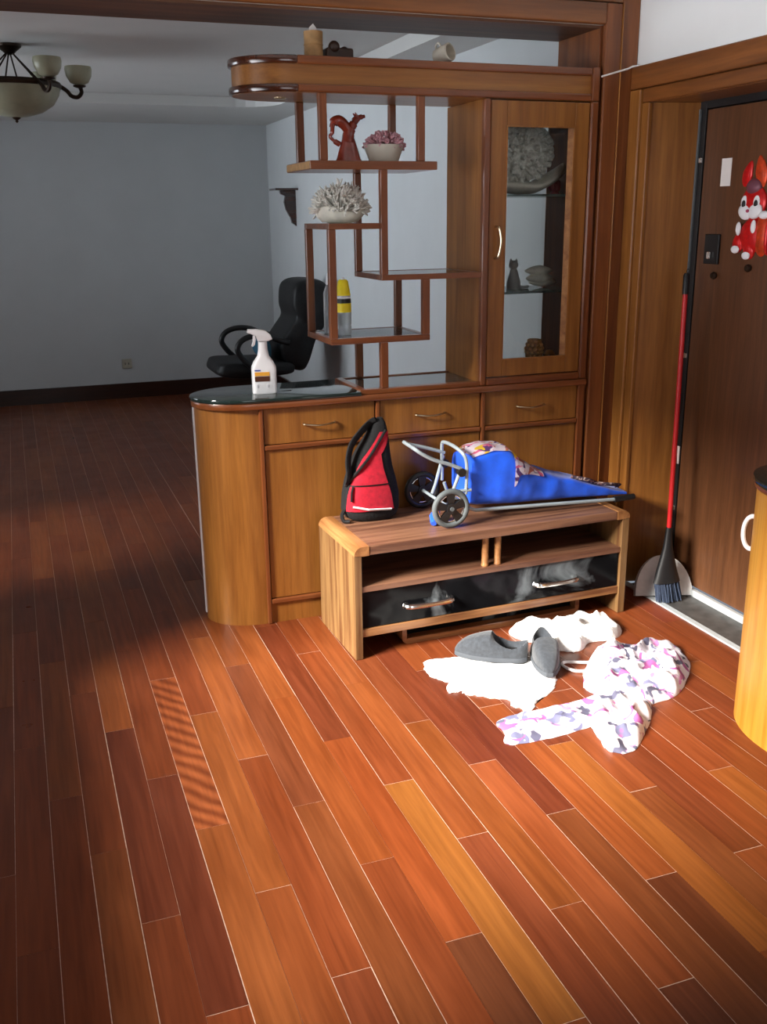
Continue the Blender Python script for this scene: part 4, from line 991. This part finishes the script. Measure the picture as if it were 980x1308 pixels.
# ================================================================== far room
# chandelier
CX,CY=.098,5.55
t = thing('chandelier', 'dark bronze chandelier with cream glass bowl and cups on the far ceiling', 'chandelier', (CX,CY,FCZ))
bm=BM(); lathe(bm,[(.0,0),(.06,0),(.058,-.012),(.035,-.03),(.02,-.045),(0,-.05)],(CX,CY,FCZ-.0005),24); obj('canopy',bm,M_bronze,t,True)
for k in range(6):
    a=2*PI*k/6+.3; bm=BM(); tube(bm,[(CX+.016*math.cos(a),CY+.016*math.sin(a),FCZ-.04),(CX+.155*math.cos(a),CY+.155*math.sin(a),2.152)],.004,6); obj('rod',bm,M_bronze,t)
bm=BM(); lathe(bm,[(.20,2.128),(.228,2.132),(.232,2.145),(.226,2.158),(.20,2.156)],(CX,CY,0),40); obj('rim',bm,M_bronze,t,True)
bm=BM(); lathe(bm,[(.222,2.130),(.215,2.10),(.185,2.055),(.13,2.02),(.06,2.0),(.015,1.995),(0,1.995)],(CX,CY,0),40); obj('bowl',bm,M_frost,t,True,label='cream glass bowl')
bm=BM(); lathe(bm,[(.022,1.998),(.018,1.990),(.006,1.982),(.008,1.976),(0,1.968)],(CX,CY,0),16); obj('finial',bm,M_bronze,t,True)
for k in range(6):
    a=2*PI*k/6+.0; c,s=math.cos(a),math.sin(a)
    f3=lambda r_,z: (CX+r_*c,CY+r_*s,z)
    bm=BM(); tube(bm,catmull([f3(.225,2.145),f3(.255,2.125),f3(.275,2.102),f3(.305,2.098),f3(.325,2.12),f3(.32,2.146)],5),.010,8); ar=obj('arm',bm,M_bronze,t,True)
    bm=BM(); lathe(bm,[(.012,2.140),(.03,2.146),(.032,2.152),(.01,2.154)],f3(.318,0),16); obj('cup_holder',bm,M_bronze,ar,True)
    bm=BM(); lathe(bm,[(.02,2.154),(.045,2.165),(.062,2.195),(.067,2.225),(.064,2.240),(.058,2.225),(.04,2.175),(0,2.165)],f3(.318,0),24); obj('lampshade',bm,M_frost,ar,True,label='cream frosted glass cup')
# wall bracket shelf on the far right wall
t = thing('bracket_shelf','small dark wooden bracket shelf on the far room wall','shelf',(FRW-.1,7.9,1.70))
obj('board', box(1.985,FRW-.0005,7.80,8.0,1.708,1.724,.003), M_dark, t)
bm=BM(); prism(bm,[(FRW-.0005,1.708),(2.04,1.708),(2.05,1.68),(2.085,1.665),(2.075,1.62),(2.09,1.56),(2.125,1.50),(2.135,1.46),(FRW-.0005,1.435)],'Y',7.88,7.92,.004); obj('bracket',bm,M_dark,t)
# socket
t = thing('wall_socket','small beige wall socket above the dark baseboard','socket',(.838,FARY-.01,.30))
obj('plate',box(.797,.879,FARY-.010,FARY-.0005,.258,.340,.003),M_beige,t)
for dx in (-.015,.015): obj('slot',box(.838+dx-.003,.838+dx+.003,FARY-.0115,FARY-.010,.29,.308),M_blk,t)
# office chair facing left
t = thing('office_chair','black high backed office chair in the far room','office chair',(1.66,6.98,0))
def cush(pr, y0,y1, pinch=.9, n=14):
    """profile in (x,z) swept across y with rounded ends"""
    bm=BM(); P_=catmull([(x,0,z) for x,z in pr],5,True); cxz=sum(P_,Vector())/len(P_); rings=[]
    for i in range(n+1):
        u=-1+2*i/n; k=pinch+(1-pinch)*math.sqrt(max(0,1-u**4)) if abs(u)<1 else pinch*.97
        y=(y0+y1)/2+(y1-y0)/2*u
        rings.append([(cxz.x+(p.x-cxz.x)*k,y,cxz.z+(p.z-cxz.z)*k) for p in P_])
    loft(bm,rings); return bm
obj('seat',cush([(1.26,.45),(1.255,.50),(1.30,.535),(1.5,.53),(1.78,.52),(1.82,.47),(1.76,.43),(1.4,.42)],6.72,7.24,.86),M_leath,t,'all')
obj('backrest',cush([(1.74,.50),(1.70,.62),(1.76,.72),(1.83,.82),(1.815,.92),(1.83,1.04),(1.90,1.085),(2.04,1.075),(2.09,1.0),(2.07,.8),(1.98,.66),(1.92,.5),(1.86,.44)],6.74,7.22,.88),M_leath,t,'all')
for yy in (6.70,7.26):
    bm=BM(); tube(bm,catmull([(1.49,yy,.50),(1.43,yy,.56),(1.39,yy,.63),(1.42,yy,.69),(1.50,yy,.72),(1.60,yy,.715),(1.69,yy,.68),(1.76,yy,.66)],6),.020,10); obj('armrest',bm,M_blk,t,True)
bm=BM(); lathe(bm,[(.03,.13),(.03,.28),(.022,.285),(.022,.42)],(1.56,6.98,0),16); obj('gas_column',bm,M_blk,t,True)
for k in range(5):
    a=2*PI*k/5+.2; c,s=math.cos(a),math.sin(a)
    bm=BM(); tube(bm,[(1.56,6.98,.14),(1.56+.16*c,6.98+.16*s,.115),(1.56+.30*c,6.98+.30*s,.085)],[.03,.024,.018],8); lg=obj('base_leg',bm,M_blk,t,True)
    bm=BM(); ell(bm,(1.56+.30*c,6.98+.30*s,.035),(.03,.03,.0345),14,10); obj('caster',bm,M_blk,lg,'all')
bm=cush([(1.60,.536),(1.555,.60),(1.565,.68),(1.61,.70),(1.645,.65),(1.645,.55)],6.76,7.0,.8)
tag(obj('cushion',bm,M_teal,None,'all'),'teal cushion propped on the office chair seat','cushion')
